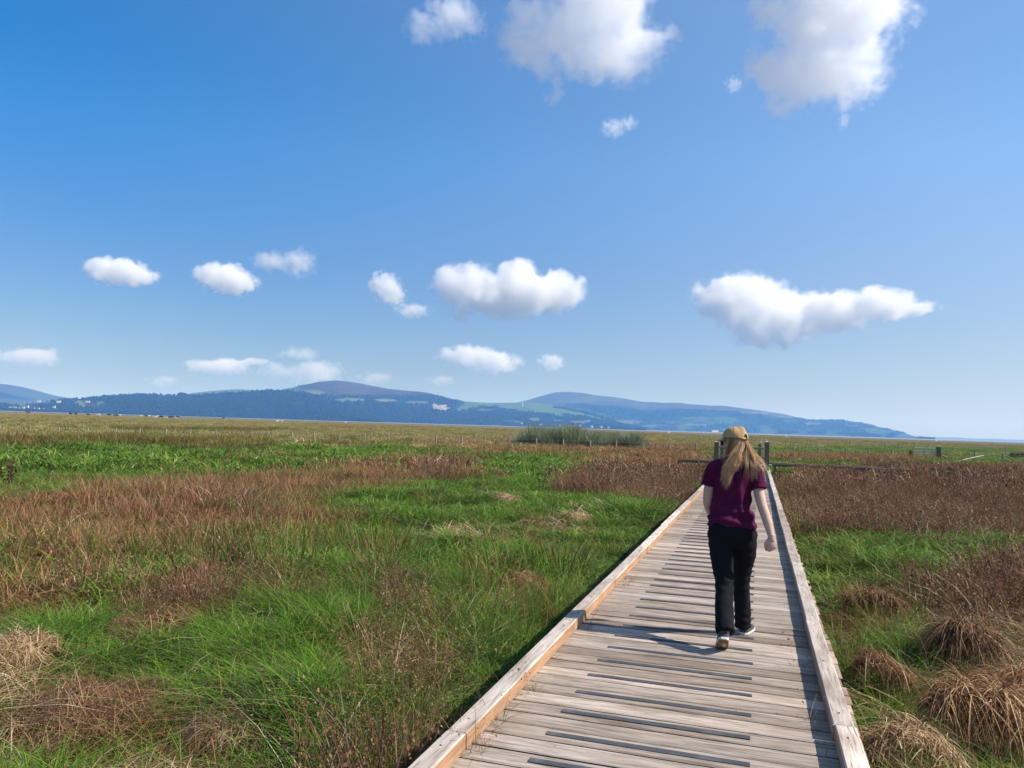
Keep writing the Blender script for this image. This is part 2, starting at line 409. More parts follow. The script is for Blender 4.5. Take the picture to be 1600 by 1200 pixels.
# ------------------------------------------------------------------ clouds: real volumes above the haze
def cloud(label, blobs, dens=1., alt=1150., noise_amp=1.25, nscale=1., depth=.8, thin=False):
    """blobs: (px, py, rx, ry) in photo pixels, placed where the cloud base height meets that line of sight"""
    blobs = [(b[0], b[1], b[2] * 1.07, b[3] * 1.08) for b in blobs]
    cx = np.average([b[0] for b in blobs], weights=[b[2] * b[3] for b in blobs]); cyy = np.average([b[1] for b in blobs], weights=[b[2] * b[3] for b in blobs])
    d = ray(cx, cyy); t = (alt - CAM_H) / d[2]; C = EYE + d * t
    k = t / FPX * math.hypot(1, 0)            # metres per pixel, roughly
    k = t * float(np.dot(d, CF)) / FPX
    fx = Vector(CR); fy = Vector(d); fz = fx.cross(fy).normalized(); fy = fz.cross(fx)
    Rm = Matrix((fx, fy, fz)).transposed().to_4x4()
    loc = [((b[0] - cx) * k, random.uniform(-.15, .15) * b[2] * k, (cyy - b[1]) * k, b[2] * k, b[2] * k * depth if b[2] < 2.5 * b[3] else b[3] * k * 2 * depth, b[3] * k) for b in blobs]
    size = max(l[3] for l in loc)
    mt, nt, out = new_mat("cloud_vapour")
    tc = N(nt, 'ShaderNodeTexCoord').outputs['Object']
    nz = noise_n(nt, tc, 2.6 / min(size, 900) * nscale, 8, .64)
    wrp = N(nt, 'ShaderNodeTexNoise'); setin(wrp, Scale=2.4 / size * nscale, Detail=4.); L(nt, tc, wrp.inputs['Vector'])
    wv = N(nt, 'ShaderNodeVectorMath'); wv.operation = 'SUBTRACT'; L(nt, wrp.outputs['Color'], wv.inputs[0]); wv.inputs[1].default_value = (.5, .5, .5)
    wm = N(nt, 'ShaderNodeVectorMath'); wm.operation = 'MULTIPLY_ADD'; L(nt, wv.outputs[0], wm.inputs[0]); s_ = np.mean([l[5] for l in loc]) * 1.35; wm.inputs[1].default_value = (s_, s_, s_); L(nt, tc, wm.inputs[2])
    cur = None
    for x, y, z, rx, ry, rz in loc:
        v1 = N(nt, 'ShaderNodeVectorMath'); v1.operation = 'SUBTRACT'; L(nt, wm.outputs[0], v1.inputs[0]); v1.inputs[1].default_value = (x, y, z)
        v2 = N(nt, 'ShaderNodeVectorMath'); v2.operation = 'MULTIPLY'; L(nt, v1.outputs[0], v2.inputs[0]); v2.inputs[1].default_value = (1 / rx, 1 / ry, 1 / rz)
        v3 = N(nt, 'ShaderNodeVectorMath'); v3.operation = 'LENGTH'; L(nt, v2.outputs[0], v3.inputs[0])
        q = math_n(nt, 'SUBTRACT', 1., v3.outputs['Value'])
        cur = q if cur is None else math_n(nt, 'SMOOTH_MAX', cur, q, .18)
    f = math_n(nt, 'MULTIPLY_ADD', math_n(nt, 'SUBTRACT', nz, .5), noise_amp * 2, cur)
    mr = N(nt, 'ShaderNodeMapRange'); mr.interpolation_type = 'SMOOTHSTEP'; L(nt, f, mr.inputs[0]); mr.inputs[1].default_value = .02; mr.inputs[2].default_value = .52 if not thin else .8
    D = .5 * dens / (np.mean([l[5] for l in loc]))
    dn = math_n(nt, 'MULTIPLY', mr.outputs[0], D)
    pv = N(nt, 'ShaderNodeVolumePrincipled'); pv.inputs['Color'].default_value = (.994, .995, .998, 1); pv.inputs['Anisotropy'].default_value = .15
    L(nt, dn, pv.inputs['Density']); L(nt, pv.outputs[0], out.inputs['Volume'])
    # hull: the blobs swollen a little and welded
    bm = bmesh.new()
    for x, y, z, rx, ry, rz in loc:
        g = 1.18
        bmesh.ops.create_icosphere(bm, subdivisions=2, radius=1, matrix=Matrix.Translation((x, y, z)) @ Matrix.Diagonal((rx * g, ry * g, rz * g, 1)))
    r = bmesh.ops.convex_hull(bm, input=bm.verts) if len(loc) == 1 else None
    me = bpy.data.meshes.new("cloud"); bm.to_mesh(me); bm.free(); 
    o = bpy.data.objects.new("cloud", me); link(o)
    if len(loc) > 1:
        md = o.modifiers.new('weld', 'REMESH'); md.mode = 'VOXEL'; md.voxel_size = size / 9
        me2 = bpy.data.meshes.new_from_object(o.evaluated_get(bpy.context.evaluated_depsgraph_get())); o.modifiers.clear(); o.data = me2
    o.data.materials.clear(); o.data.materials.append(mt)
    o.matrix_world = Matrix.Translation(C) @ Rm
    tag(o, label, "cloud", "white clouds in the blue sky"); return o

cloud("big soft white cloud cut by the upper frame edge, left of the brightest one", [(925, 25, 95, 70), (850, 55, 75, 52), (970, 70, 78, 60), (868, 112, 24, 46), (1022, 52, 48, 16), (930, -45, 110, 60)], 2.6)
cloud("brightest tall white cloud cut by the upper frame edge", [(1295, 20, 112, 70), (1245, 105, 66, 62), (1352, 100, 62, 58), (1295, 120, 62, 50), (1300, -60, 110, 70)], 4.2)
cloud("thin torn wisp left of the big upper cloud", [(665, 42, 34, 28), (708, 22, 46, 36), (738, 40, 26, 22)], 1.6, thin=True)
cloud("tiny faint wisp alone below the big upper cloud", [(960, 200, 22, 16), (982, 192, 16, 13)], 1.3, thin=True)
cloud("tiny slanted wisp under the brightest upper cloud", [(1319, 188, 9, 15)], 1.6, thin=True)
cloud("tiny faint puff beside the brightest upper cloud", [(1147, 132, 15, 14)], 1.0, thin=True)
cloud("lens shaped white cloud, leftmost of the middle row", [(180, 422, 46, 21), (212, 432, 34, 15)], 4.)
cloud("rounded white cloud, second from the left of the middle row", [(345, 432, 42, 23), (372, 443, 34, 18)], 4.5)
cloud("faint ragged cloud above and right of the rounded one", [(425, 408, 32, 16), (468, 410, 28, 25)], 1.8, thin=True)
cloud("small white cloud with a flat side, left of the large middle one", [(602, 448, 26, 23), (616, 462, 20, 17)], 3.4)
cloud("small thin scrap under the flat sided cloud", [(645, 485, 28, 12)], 1.6, thin=True)
cloud("large lumpy white cloud in the middle of the sky", [(790, 458, 90, 36), (728, 448, 52, 36), (808, 428, 38, 28), (872, 456, 44, 33), (722, 484, 22, 18), (830, 462, 60, 28)], 5.5)
cloud("long white cloud tapering to the right above the walker", [(1160, 462, 74, 36), (1205, 496, 80, 46), (1295, 488, 74, 34), (1375, 474, 60, 26), (1430, 478, 48, 15)], 5.)
cloud("flat low cloud at the far left above the hills", [(40, 558, 56, 15)], 2.6)
cloud("flat bright low cloud with a short tail, near the left turbine", [(340, 574, 52, 15), (398, 566, 22, 7)], 2.8)
cloud("pale cloud rising behind the summit of the main hill", [(495, 583, 44, 20), (470, 552, 36, 12), (440, 580, 40, 14)], 1.6, thin=True)
cloud("white low cloud between the two hill summits", [(735, 557, 50, 18), (772, 568, 44, 17)], 3.2)
cloud("small pale puff right of the low white cloud", [(862, 566, 21, 14)], 2.2)
cloud("very faint scrap low over the wooded ridge", [(256, 595, 28, 10)], .9, thin=True)
cloud("very faint scrap low over the right shoulder of the main hill", [(588, 591, 30, 11)], .9, thin=True)
cloud("faint veil right of the small pale puff", [(690, 594, 24, 9)], .8, thin=True)
# ------------------------------------------------------------------ the marsh
def horizon(px): return HORIZ + SLOPE * px
def maskpos(X, Y):
    px, py = project(np.c_[X, Y, np.full(len(X), -.3)])
    ahead = (np.c_[X, Y] @ CF[:2]) > .5
    px = np.where(ahead, px, 800 + X * 300); py = np.where(ahead, py, 1300)
    px = np.where(px < 0, -px, px); px = np.where(px > 1600, 3200 - px, px)
    return np.clip(px, 0, 1600), np.where(py > 1200, 2400 - np.minimum(py, 1500), py)
RUST = [(625, 1010, 70, 95, 2.6), (600, 1140, 60, 75, 2.), (340, 930, 150, 32, 1.8), (700, 985, 60, 40, .3), (980, 752, 100, 26, 4), (1030, 770, 60, 18, 3), (900, 757, 35, 14, 1.5), (670, 738, 80, 18, 1.2), (350, 790, 120, 30, .5),
        (1450, 790, 270, 56, 5.), (1265, 775, 50, 32, 3), (1550, 930, 110, 50, 3.), (1370, 930, 55, 26, 1.6), (1530, 748, 160, 15, 2.5), (1560, 1060, 50, 70, .5)]
MATTED = [(250, 790, 280, 52, 4), (60, 815, 140, 48, 4), (410, 765, 100, 42, 3.), (620, 735, 130, 24, 3.5), (560, 752, 80, 18, 2), (60, 902, 130, 48, 4), (350, 920, 170, 40, 3.5), (620, 1010, 70, 90, .7), (600, 1140, 50, 66, 1.2), (700, 985, 60, 40, .4), (1000, 716, 120, 22, 4.5), (900, 703, 160, 10, 4.), (1000, 702, 120, 11, 5), (720, 690, 110, 6, 4.), (400, 718, 70, 10, 1.5),
          (1330, 714, 170, 8, 6), (1520, 736, 160, 10, 4), (1450, 790, 250, 50, .8), (1530, 1040, 100, 130, 1.3), (1350, 965, 75, 40, 1.4), (150, 1110, 150, 50, 1.3), (20, 1040, 70, 30, 1.2), (1420, 1170, 80, 50, 1.2), (330, 1110, 90, 30, .8), (800, 930, 60, 26, 1.2), (800, 820, 140, 30, .8), (550, 667, 60, 2.5, 4), (658, 667.5, 30, 2., 4), (1020, 678, 22, 2.5, 4), (60, 690, 60, 8, 1.6)]
STRAW = [(110, 1095, 115, 40, 3.), (20, 1035, 45, 18, 3), (180, 1192, 110, 14, 2.2), (340, 1120, 70, 25, 1.), (700, 828, 45, 14, 2.5), (790, 778, 25, 9, 2.5), (890, 806, 50, 11, 3.), (800, 928, 42, 18, 1.2),
         (250, 835, 200, 22, 1.3), (60, 850, 80, 16, 1.5), (640, 832, 30, 10, 1), (960, 792, 40, 10, 1), (1520, 1010, 60, 70, 1.4), (1550, 1110, 80, 90, 1.6), (1590, 1060, 40, 70, 1.5), (1420, 1175, 60, 35, 1.2),
         (1350, 965, 50, 26, 1.2), (1500, 842, 110, 12, 1.2), (340, 690, 60, 6, .7), (480, 690, 30, 8, 1)]
LUSH = [(230, 722, 340, 22, 6), (560, 713, 110, 9, 3), (840, 735, 110, 28, 5), (780, 790, 220, 36, 3.5), (620, 862, 260, 46, 3), (900, 885, 130, 60, 3.5), (1350, 703.5, 270, 6.5, 9), (1560, 722, 110, 6, 9), (1232, 790, 22, 60, 4), (1390, 880, 170, 32, 5), (300, 990, 340, 46, 2.5), (430, 1120, 110, 80, 2.2), (1320, 1100, 60, 100, 2)]
RUSH = [(300, 670.5, 165, 2.2, 9), (150, 667, 90, 1.2, 5), (130, 872, 150, 34, 1.6), (420, 885, 200, 36, 1.2), (560, 880, 120, 46, .9), (900, 890, 100, 60, 1.0), (720, 905, 90, 50, .6), (1310, 1080, 60, 80, 1.), (1400, 940, 80, 36, .7), (200, 690, 260, 7, 3.), (1245, 800, 30, 30, 1.5), (860, 950, 60, 40, .8),
        (560, 690, 60, 8, 1.2), (350, 700, 80, 10, 1.)]
def field(lst, px, py, nz):
    s = np.zeros(len(px))
    for cx, cy_, rx, ry, w_ in lst:
        d = np.sqrt(((px - cx) / rx) ** 2 + ((py - cy_) / ry) ** 2) + nz * .9
        s = np.maximum(s, w_ * (1 - sstep(.62, 1.12, d)))
    return s
def kinds(X, Y):
    px, py = maskpos(X, Y); dy = py - horizon(px)
    n1 = fbm(X * .55, Y * .55, 4) - .5; n2 = fbm(X * 1.7 + 40, Y * 1.7, 3) - .5; n3 = fbm(X * .06 + 9, Y * .03, 4)
    nz = n1 * 1.1 + n2 * .9
    r = field(RUST, px, py, nz); s = field(STRAW, px, py, nz); j = field(RUSH, px, py, nz); mtt = field(MATTED, px, py, nz); lush = field(LUSH, px, py, nz * .8); brk = fbm(X * .42 + 31, Y * .42, 3); mtt = mtt * sstep(.20, .44, brk) * 1.15; lush = lush + 1.0 * sstep(.48, .34, brk)
    r = r + .10 * (n1 > .16); mtt = mtt + .18 * (n2 < -.18); s = s + .12 * (n2 > .2); j = j * .6 + .15 * (n1 < -.14)
    # the open saltmarsh beyond the fence: tan with green stretches
    tan = sstep(44, 30, dy) * np.where(px < 860, 1, .8) * sstep(.28, .42, n3 + .14) * 9
    tan = np.where((px > 1000), tan * sstep(26, 16, dy), tan)
    return px, py, dy, np.stack([1. + lush, r, s, j, tan * np.where(lush > .5, .25, 1.), mtt], 1)
def ground_z(X, Y):
    z = -.43 + (fbm(X * .28, Y * .28, 3) - .5) * .34 + (fbm(X * 1.05 + 7, Y * 1.05, 3) - .5) * .42
    near = np.exp(-np.maximum(np.abs(X + .45) - 1.0, 0) ** 2 / .18)
    z = z * (1 - near) + -.52 * near
    R = np.hypot(X, Y); far = sstep(40, 160, R)
    return z * (1 - far) + -.5 * far

vaz = PSI            # view direction, anticlockwise from +Y
da = np.concatenate([np.radians(np.arange(-180, -48, 6)), np.radians(np.linspace(-46, 46, 420)), np.radians(np.arange(48, 180, 6))])
rr = np.concatenate([[.05], np.geomspace(.5, 930, 330), [950]])
A, RR = np.meshgrid(da, rr, indexing='ij'); X = (-np.sin(A + vaz) * RR).ravel(); Y = (np.cos(A + vaz) * RR).ravel()
edge = 1 + .05 * (fbm(A.ravel() * 9 + 30, A.ravel() * 0, 3) - .5) * sstep(500, 900, RR.ravel()); X *= edge; Y *= edge
Z = ground_z(X, Y); Z = np.where(RR.ravel() > 940, -4.5, Z)
px, py, dy, W = kinds(X, Y)
n1 = fbm(X * .9, Y * .9, 4); nf = fbm(X * .02, Y * .008, 4)
Cg = np.array((.026, .036, .012)); Cr = np.array((.040, .022, .014)); Cs = np.array((.075, .048, .028)); Cj = np.array((.028, .032, .012)); Ct = np.array((.175, .140, .068))
Wn = W / W.sum(1, keepdims=True)
C = Wn @ np.stack([Cg, Cr, Cs, Cj, Ct, np.array((.06, .032, .018))])
far = sstep(35, 110, RR.ravel())[:, None]
Cf = Wn @ np.stack([np.array((.100, .140, .046)), np.array((.13, .066, .034)), np.array((.24, .185, .10)), np.array((.066, .078, .026)), np.array((.24, .182, .082)), np.array((.21, .10, .05))])
# far marsh: browner to the right, a dark green seaward edge, dark creek lines
edge_dark = sstep(4.6, 3.2, dy)[:, None]
Cf = Cf * (1 - .35 * edge_dark) + np.array((.07, .085, .04)) * .35 * edge_dark
rightish = (sstep(900, 1250, px) * sstep(22, 12, dy))[:, None]
Cf = Cf * (1 - .6 * rightish) + np.array((.125, .098, .058)) * .6 * rightish
Cf *= (.8 + .45 * nf)[:, None]
C = C * (1 - far) + Cf * far
C *= (.82 + .36 * n1)[:, None]
na, nr = len(da), len(rr); F = []
ii, jj = np.meshgrid(np.arange(na), np.arange(nr - 1), indexing='ij'); a = (ii * nr + jj).ravel(); b = (((ii + 1) % na) * nr + jj).ravel()
F = np.stack([a, a + 1, b + 1, b], 1)
ground_mat = attr_mat("marsh_soil", .95, 9., .35)
me = bpy.data.meshes.new("marsh_ground"); me.from_pydata(np.c_[X, Y, Z].tolist(), [], F.tolist()); me.materials.append(ground_mat)
me.polygons.foreach_set("use_smooth", [True] * len(me.polygons)); me.update()
g = bpy.data.objects.new("ground", me); link(g); tag(g, kind='structure')
ca = me.color_attributes.new('land', 'FLOAT_COLOR', 'POINT'); ca.data.foreach_set('color', np.c_[C, np.ones(len(C))].astype(np.float32).ravel())

# estuary: wet sand reaching the far shore, a sheet of water beyond
mt, nt, out = new_mat("wet_sand")
tc = N(nt, 'ShaderNodeTexCoord').outputs['Object']; mp = N(nt, 'ShaderNodeMapping'); mp.inputs['Scale'].default_value = (.004, .0012, 1); L(nt, tc, mp.inputs[0])
bsdf(nt, out, ramp(nt, noise_n(nt, mp.outputs[0], 1., 5), [(.35, (.20, .185, .17)), (.65, (.27, .25, .235))]), .6, .4)
s_ = MB(); s_.add([(-30000, -30000, -4.2), (30000, -30000, -4.2), (30000, 30000, -4.2), (-30000, 30000, -4.2)], [(0, 1, 2, 3)]); tag(s_.build("sand_flats", mt), kind='structure')
mt, nt, out = new_mat("estuary_water")
tc = N(nt, 'ShaderNodeTexCoord').outputs['Object']
bsdf(nt, out, (.10, .14, .17), .18, .5, noise_n(nt, tc, .35, 3), .25, .15)
wv = [(math.sin(-vaz - a_) * r_, math.cos(-vaz - a_) * r_, -4.19) for r_ in (9500., 30000.) for a_ in np.radians(np.linspace(-60, 60, 25))]
tag(mesh_obj("water", wv, [(i, i + 1, 25 + i + 1, 25 + i) for i in range(24)], mt), kind='structure')

# ------------------------------------------------------------------ grass, rush, dock and straw
def leaf_mat(name, trans=.35, rough=.55, var=.3):
    mt, nt, out = new_mat(name)
    a = N(nt, 'ShaderNodeAttribute'); a.attribute_name = 'leaf'
    oi = N(nt, 'ShaderNodeObjectInfo')
    col = mixc(nt, 1., a.outputs['Color'], ramp(nt, oi.outputs['Random'], [(0, (1 - var,) * 3), (.5, (1, 1, 1)), (1, (1 + var, 1 + var * .9, 1 + var * .6))]), 'MULTIPLY')
    d = N(nt, 'ShaderNodeBsdfPrincipled'); L(nt, col, d.inputs['Base Color']); d.inputs['Roughness'].default_value = rough; d.inputs['Specular IOR Level'].default_value = .15
    t = N(nt, 'ShaderNodeBsdfTranslucent'); L(nt, col, t.inputs[0])
    mx = N(nt, 'ShaderNodeMixShader'); mx.inputs[0].default_value = trans; L(nt, d.outputs[0], mx.inputs[1]); L(nt, t.outputs[0], mx.inputs[2]); L(nt, mx.outputs[0], out.inputs[0])
    return mt
M_LEAF = leaf_mat("living_leaves", .26); M_DEAD = leaf_mat("dead_leaves", .22, .7)

def blades(r, n, radius, h, width, lean, curve, sag, cols, tipcols=None, segs=3, dirbias=None, spread=1., flakes=0, flake_size=.03, flake_cols=None, head=0., base=-.05):
    """ribbon blades as arrays: verts, faces, colours"""
    th = r.uniform(0, 2 * np.pi, n); rad = radius * np.sqrt(r.random(n)); root = np.stack([np.cos(th) * rad, np.sin(th) * rad, np.full(n, base)], 1)
    if dirbias is None: ph = th + r.normal(0, 1.1, n) * spread
    else: ph = dirbias + r.normal(0, spread, n)
    D = np.stack([np.cos(ph), np.sin(ph), np.zeros(n)], 1)
    H = r.uniform(h[0], h[1], n); ln = lean * r.uniform(.3, 1.5, n); cv = curve * r.uniform(.3, 1.6, n); sg = sag * r.uniform(.6, 1.3, n)
    fa = ph + np.pi / 2 + r.normal(0, .7, n); Wd = np.stack([np.cos(fa), np.sin(fa), np.zeros(n)], 1)
    Wd_ = width * r.uniform(.6, 1.3, n)
    ci = r.integers(0, len(cols), n); c0 = np.asarray(cols)[ci] * r.uniform(.8, 1.2, (n, 1)); c1 = c0 if tipcols is None else np.asarray(tipcols)[r.integers(0, len(tipcols), n)] * r.uniform(.8, 1.2, (n, 1))
    ts = np.linspace(0, 1, segs + 1); V = []; Cc = []
    ctr = []
    for t in ts:
        p = root + D * (H * (ln * t + cv * t * t))[:, None]; p[:, 2] += H * (t - sg * t * t)
        ctr.append(p); wv = Wd * (Wd_ * max(.08, (1 - t) ** .6 * (.75 + .5 * t)))[:, None] * .5
        V += [p - wv, p + wv]; c = c0 * (1 - t) + c1 * t; Cc += [c, c]
    V = np.stack(V, 1).reshape(-1, 3); Cc = np.stack(Cc, 1).reshape(-1, 3); m_ = 2 * (segs + 1)
    b0 = (np.arange(n) * m_)[:, None, None]; q = np.array([[2 * k, 2 * k + 1, 2 * k + 3, 2 * k + 2] for k in range(segs)])[None]
    F = (b0 + q).reshape(-1, 4)
    if flakes:
        ctr = np.stack(ctr, 1); k = n * flakes; bi = np.repeat(np.arange(n), flakes)
        t = r.uniform(.3, 1., k) ** .8; f = t * segs; i0 = np.minimum(f.astype(int), segs - 1); fr = (f - i0)[:, None]
        p = ctr[bi, i0] * (1 - fr) + ctr[bi, i0 + 1] * fr + r.normal(0, .012, (k, 3))
        u = r.normal(0, 1, (k, 3)); u /= np.linalg.norm(u, axis=1)[:, None]; v = np.cross(u, r.normal(0, 1, (k, 3))); v /= np.linalg.norm(v, axis=1)[:, None]
        L_ = (flake_size * r.uniform(.5, 1.5, k))[:, None]; w2 = L_ * r.uniform(.25, .5, (k, 1))
        fv = np.stack([p, p + u * L_ * .5 + v * w2, p + u * L_ - np.array([0, 0, .3]) * L_, p + u * L_ * .5 - v * w2], 1).reshape(-1, 3)
        fc = np.repeat(np.asarray(flake_cols)[r.integers(0, len(flake_cols), k)] * r.uniform(.75, 1.25, (k, 1)), 4, 0)
        F = np.concatenate([F, (len(V) + (np.arange(k) * 4)[:, None] + np.arange(4)[None])]); V = np.concatenate([V, fv]); Cc = np.concatenate([Cc, fc])
    return V, F, Cc
def join(*parts):
    V = []; F = []; C = []; k = 0
    for v, f, c in parts: V.append(v); F.append(f + k); C.append(c); k += len(v)
    return np.concatenate(V), np.concatenate(F), np.concatenate(C)
def leaf_obj(name, arr, mat, do_link=False, parent=None):
    V, F, Cc = arr
    me = bpy.data.meshes.new(name); me.from_pydata(V.tolist(), [], F.tolist()); me.materials.append(mat)
    ca = me.color_attributes.new('leaf', 'FLOAT_COLOR', 'POINT'); ca.data.foreach_set('color', np.c_[np.clip(Cc, 0, 1), np.ones(len(Cc))].astype(np.float32).ravel())
    me.update(); o = bpy.data.objects.new(name, me)
    if do_link: link(o, parent)
    return o
GREEN = [(.076, .190, .014), (.115, .245, .020), (.185, .310, .040), (.052, .125, .014), (.135, .215, .022), (.20, .25, .05), (.115, .155, .028)]
JUNC = [(.055, .145, .018), (.075, .165, .022), (.105, .165, .030)]; JTIP = [(.14, .15, .035), (.24, .115, .04), (.28, .17, .065)]
MAT = [(.28, .12, .055), (.36, .175, .085), (.20, .08, .038), (.46, .29, .155), (.30, .17, .075), (.16, .07, .038), (.10, .045, .025), (.14, .06, .034)]
DOCK = [(.145, .075, .042), (.20, .105, .058), (.27, .165, .095)]; FLK = [(.25, .130, .074), (.18, .088, .052), (.37, .235, .15), (.125, .060, .038), (.29, .150, .075)]
STRW = [(.46, .31, .18), (.34, .20, .11), (.25, .135, .075), (.60, .46, .30), (.68, .55, .38)]
TAN = [(.40, .29, .125), (.34, .26, .10), (.20, .215, .065), (.44, .35, .17)]
def proto(kind, lod, seed):
    r = np.random.default_rng(seed * 7 + lod * 100 + 3)
    wid = (1., 2.3, 7.)[lod]; rad = (1., 1.9, 4.6)[lod]; nn = (1., 1.15, 1.5)[lod]
    n = lambda k: max(6, int(k * nn))
    if kind == 0: return join(blades(r, n(62), .20 * rad, (.12, .30), .0082 * wid, .45, .85, .55, GREEN, segs=4 - lod), blades(r, n(10), .2 * rad, (.24, .44), .006 * wid, .35, .7, .35, GREEN[:3], segs=4 - lod), blades(r, n(12), .2 * rad, (.12, .34), .0055 * wid, .9, .6, .8, STRW[:4], segs=3)), M_LEAF
    if kind == 1: return join(blades(r, n(34), .22 * rad, (.25, .58), .0055 * wid, .25, .22, .08, DOCK, segs=3, flakes=(9, 7, 3)[lod], flake_size=.013 * (1, 1.8, 4.2)[lod], flake_cols=FLK), blades(r, n(36), .24 * rad, (.15, .42), .007 * wid, .55, .6, .5, DOCK + MAT[:3] + [(.24, .22, .06)], segs=3), blades(r, n(5), .24 * rad, (.3, .6), .006 * wid, .5, .5, .3, [(.55, .42, .29)], segs=3)), M_DEAD
    if kind == 5: return join(blades(r, n(62), .24 * rad, (.16, .40), .0078 * wid, .65, .85, .9, MAT, segs=4 if lod < 2 else 3, dirbias=0., spread=1.2), blades(r, n(12), .22 * rad, (.25, .50), .0055 * wid, .3, .3, .15, MAT, [(.34, .16, .07), (.40, .25, .13)], segs=3)), M_DEAD
    if kind == 2:
        return join(blades(r, n(62), .22 * rad, (.24, .50), .0082 * wid, .75, .8, .98, STRW, segs=4, dirbias=0., spread=.8), blades(r, n(22), .2 * rad, (.12, .36), .006 * wid, .6, .7, .7, STRW, segs=3)), M_DEAD
    if kind == 3: return join(blades(r, n(52), .17 * rad, (.30, .60), .0055 * wid, .25, .25, .12, JUNC, JTIP, segs=3), blades(r, n(16), .2 * rad, (.2, .42), .006 * wid, .5, .5, .4, [(.20, .10, .05), (.28, .18, .09)], segs=3)), M_LEAF
    return join(blades(r, n(64), .22 * rad, (.12, .34), .0075 * wid, .35, .6, .4, TAN, segs=3)), M_DEAD

# ------------------------------------------------------------------ tussocks one can tell apart
TUSS = []
def tussock(px, py, rad, hgt, cols, label, seed, n=520, flat=1., name="grass_tussock", cat="tussock", extra=None):
    p = at(px, py, -.42); p[2] = float(ground_z(np.array([p[0]]), np.array([p[1]]))[0]) - .02
    r_ = np.random.default_rng(seed); sc_ = max(1., math.hypot(p[0], p[1]) / 7.)
    comb = r_.uniform(0, 6.28); LOB = np.array([(0, 0, .85)] + [(math.cos(a_) * rad * .62, math.sin(a_) * rad * .62, s_) for a_, s_ in zip(r_.uniform(0, 6.28, 3), r_.uniform(.35, .75, 3))])
    def dome(n_, w_, h_, sg, cc, lean=.75, zs=1., radial=True, off=0.):
        V_, F_, C_ = blades(r_, n_, rad * .92, h_, w_ * sc_, lean, .5, sg, cc, segs=5, spread=.55 if radial else 1.0, dirbias=None if radial else comb, base=0.)
        k_ = 12; V_ = V_.reshape(n_, k_, 3); V_[:, :, 2] *= zs; V_ += (r_.normal(0, .032, (n_, 1, 3)))
        lob = r_.integers(0, len(LOB), n_); lc = LOB[lob]; V_[:, :, 0] *= lc[:, 2][:, None]; V_[:, :, 1] *= lc[:, 2][:, None]; V_[:, :, 0] += lc[:, 0][:, None]; V_[:, :, 1] += lc[:, 1][:, None]
        top_ = np.full(V_.shape[:2], -.35)
        for lx, ly, ls in LOB: top_ = np.maximum(top_, (1 - ((V_[:, :, 0] - lx) ** 2 + (V_[:, :, 1] - ly) ** 2) / (rad * ls) ** 2) * ls)
        V_[:, :, 2] += hgt * 1.1 * top_ + off; return V_.reshape(-1, 3), F_, C_
    if flat > .5:      # a collapsed, matted heap
        parts = [dome(int(n * 1.6), .0085, (rad * .45, rad * 1.1), .95, cols, .95, .34, False), dome(n, .0080, (rad * .3, rad * .8), .9, cols, .9, .40, True), dome(n // 5, .0065, (rad * .4, rad * .8), .7, cols[-3:], .9, .55, False, .02)]
    else:              # a ragged crest with long strands hanging down towards the viewer and the sides
        cam_a = math.atan2(-p[1], -p[0])
        def curtain(n_, w_, h_, sg, cc, db, sp, rt):
            V_, F_, C_ = blades(r_, n_, .02, h_, w_ * sc_, .38, .42, sg, cc, segs=6, spread=sp, dirbias=db, base=0.); k_ = 14; V_ = V_.reshape(n_, k_, 3)
            u_ = r_.uniform(-1, 1, n_); v_ = r_.normal(0, .34, n_); off_ = np.stack([-math.sin(cam_a) * u_ * rad * rt + math.cos(cam_a) * v_ * rad, math.cos(cam_a) * u_ * rad * rt + math.sin(cam_a) * v_ * rad], 1)
            crest = hgt * (1.1 - .45 * u_ ** 2) * (.72 + .55 * fbm(u_ * 2.3 + seed, u_ * 0 + .5 * seed, 3)); V_[:, :, :2] += off_[:, None, :]; V_[:, :, 2] += crest[:, None]; V_[:, :, 2] = np.maximum(V_[:, :, 2], -.03 + r_.random((n_, k_)) * .03); return V_.reshape(-1, 3), F_, C_
        parts = [curtain(int(n * .8), .0095, (hgt * .6, hgt * 1.6), 1.5, cols, cam_a + r_.normal(0, .35), .8, .8), curtain(n // 2, .0085, (hgt * .5, hgt * 1.2), 1.3, cols, cam_a - .9, .6, .8), curtain(n // 2, .0085, (hgt * .5, hgt * 1.2), 1.4, cols, cam_a + .9, .6, .8), curtain(n // 3, .008, (hgt * .5, hgt * 1.), 1.2, cols, cam_a + 3.1, .9, .7), curtain(n // 5, .0065, (hgt * .4, hgt * .9), .35, cols[-4:], cam_a, 1.6, .9)]
    if extra is not None: parts.append(blades(r_, n // 4, rad, (hgt * .5, hgt * 1.1), .0045 * sc_, .4, .7, .5, extra, segs=4))
    o = leaf_obj(name, join(*parts), M_DEAD, True); o.location = p; o.rotation_euler = (0, 0, r_.uniform(0, 6.28) if flat > .5 else 0); tag(o, label, cat, "dead grass tussocks on the marsh"); TUSS.append((p[0], p[1], rad)); return o
BRN = [(.12, .055, .03), (.22, .10, .048), (.30, .15, .074), (.16, .075, .04), (.40, .235, .12), (.50, .33, .185)]; PAL = [(.40, .24, .12), (.28, .155, .075), (.50, .33, .175), (.18, .09, .046), (.60, .43, .25), (.68, .52, .32)]; RED = [(.26, .115, .055), (.17, .075, .040), (.12, .05, .03), (.32, .165, .085), (.40, .25, .14)]
MIXP = PAL[:5] + BRN[1:5] + [(.13, .07, .04), (.09, .05, .03)]
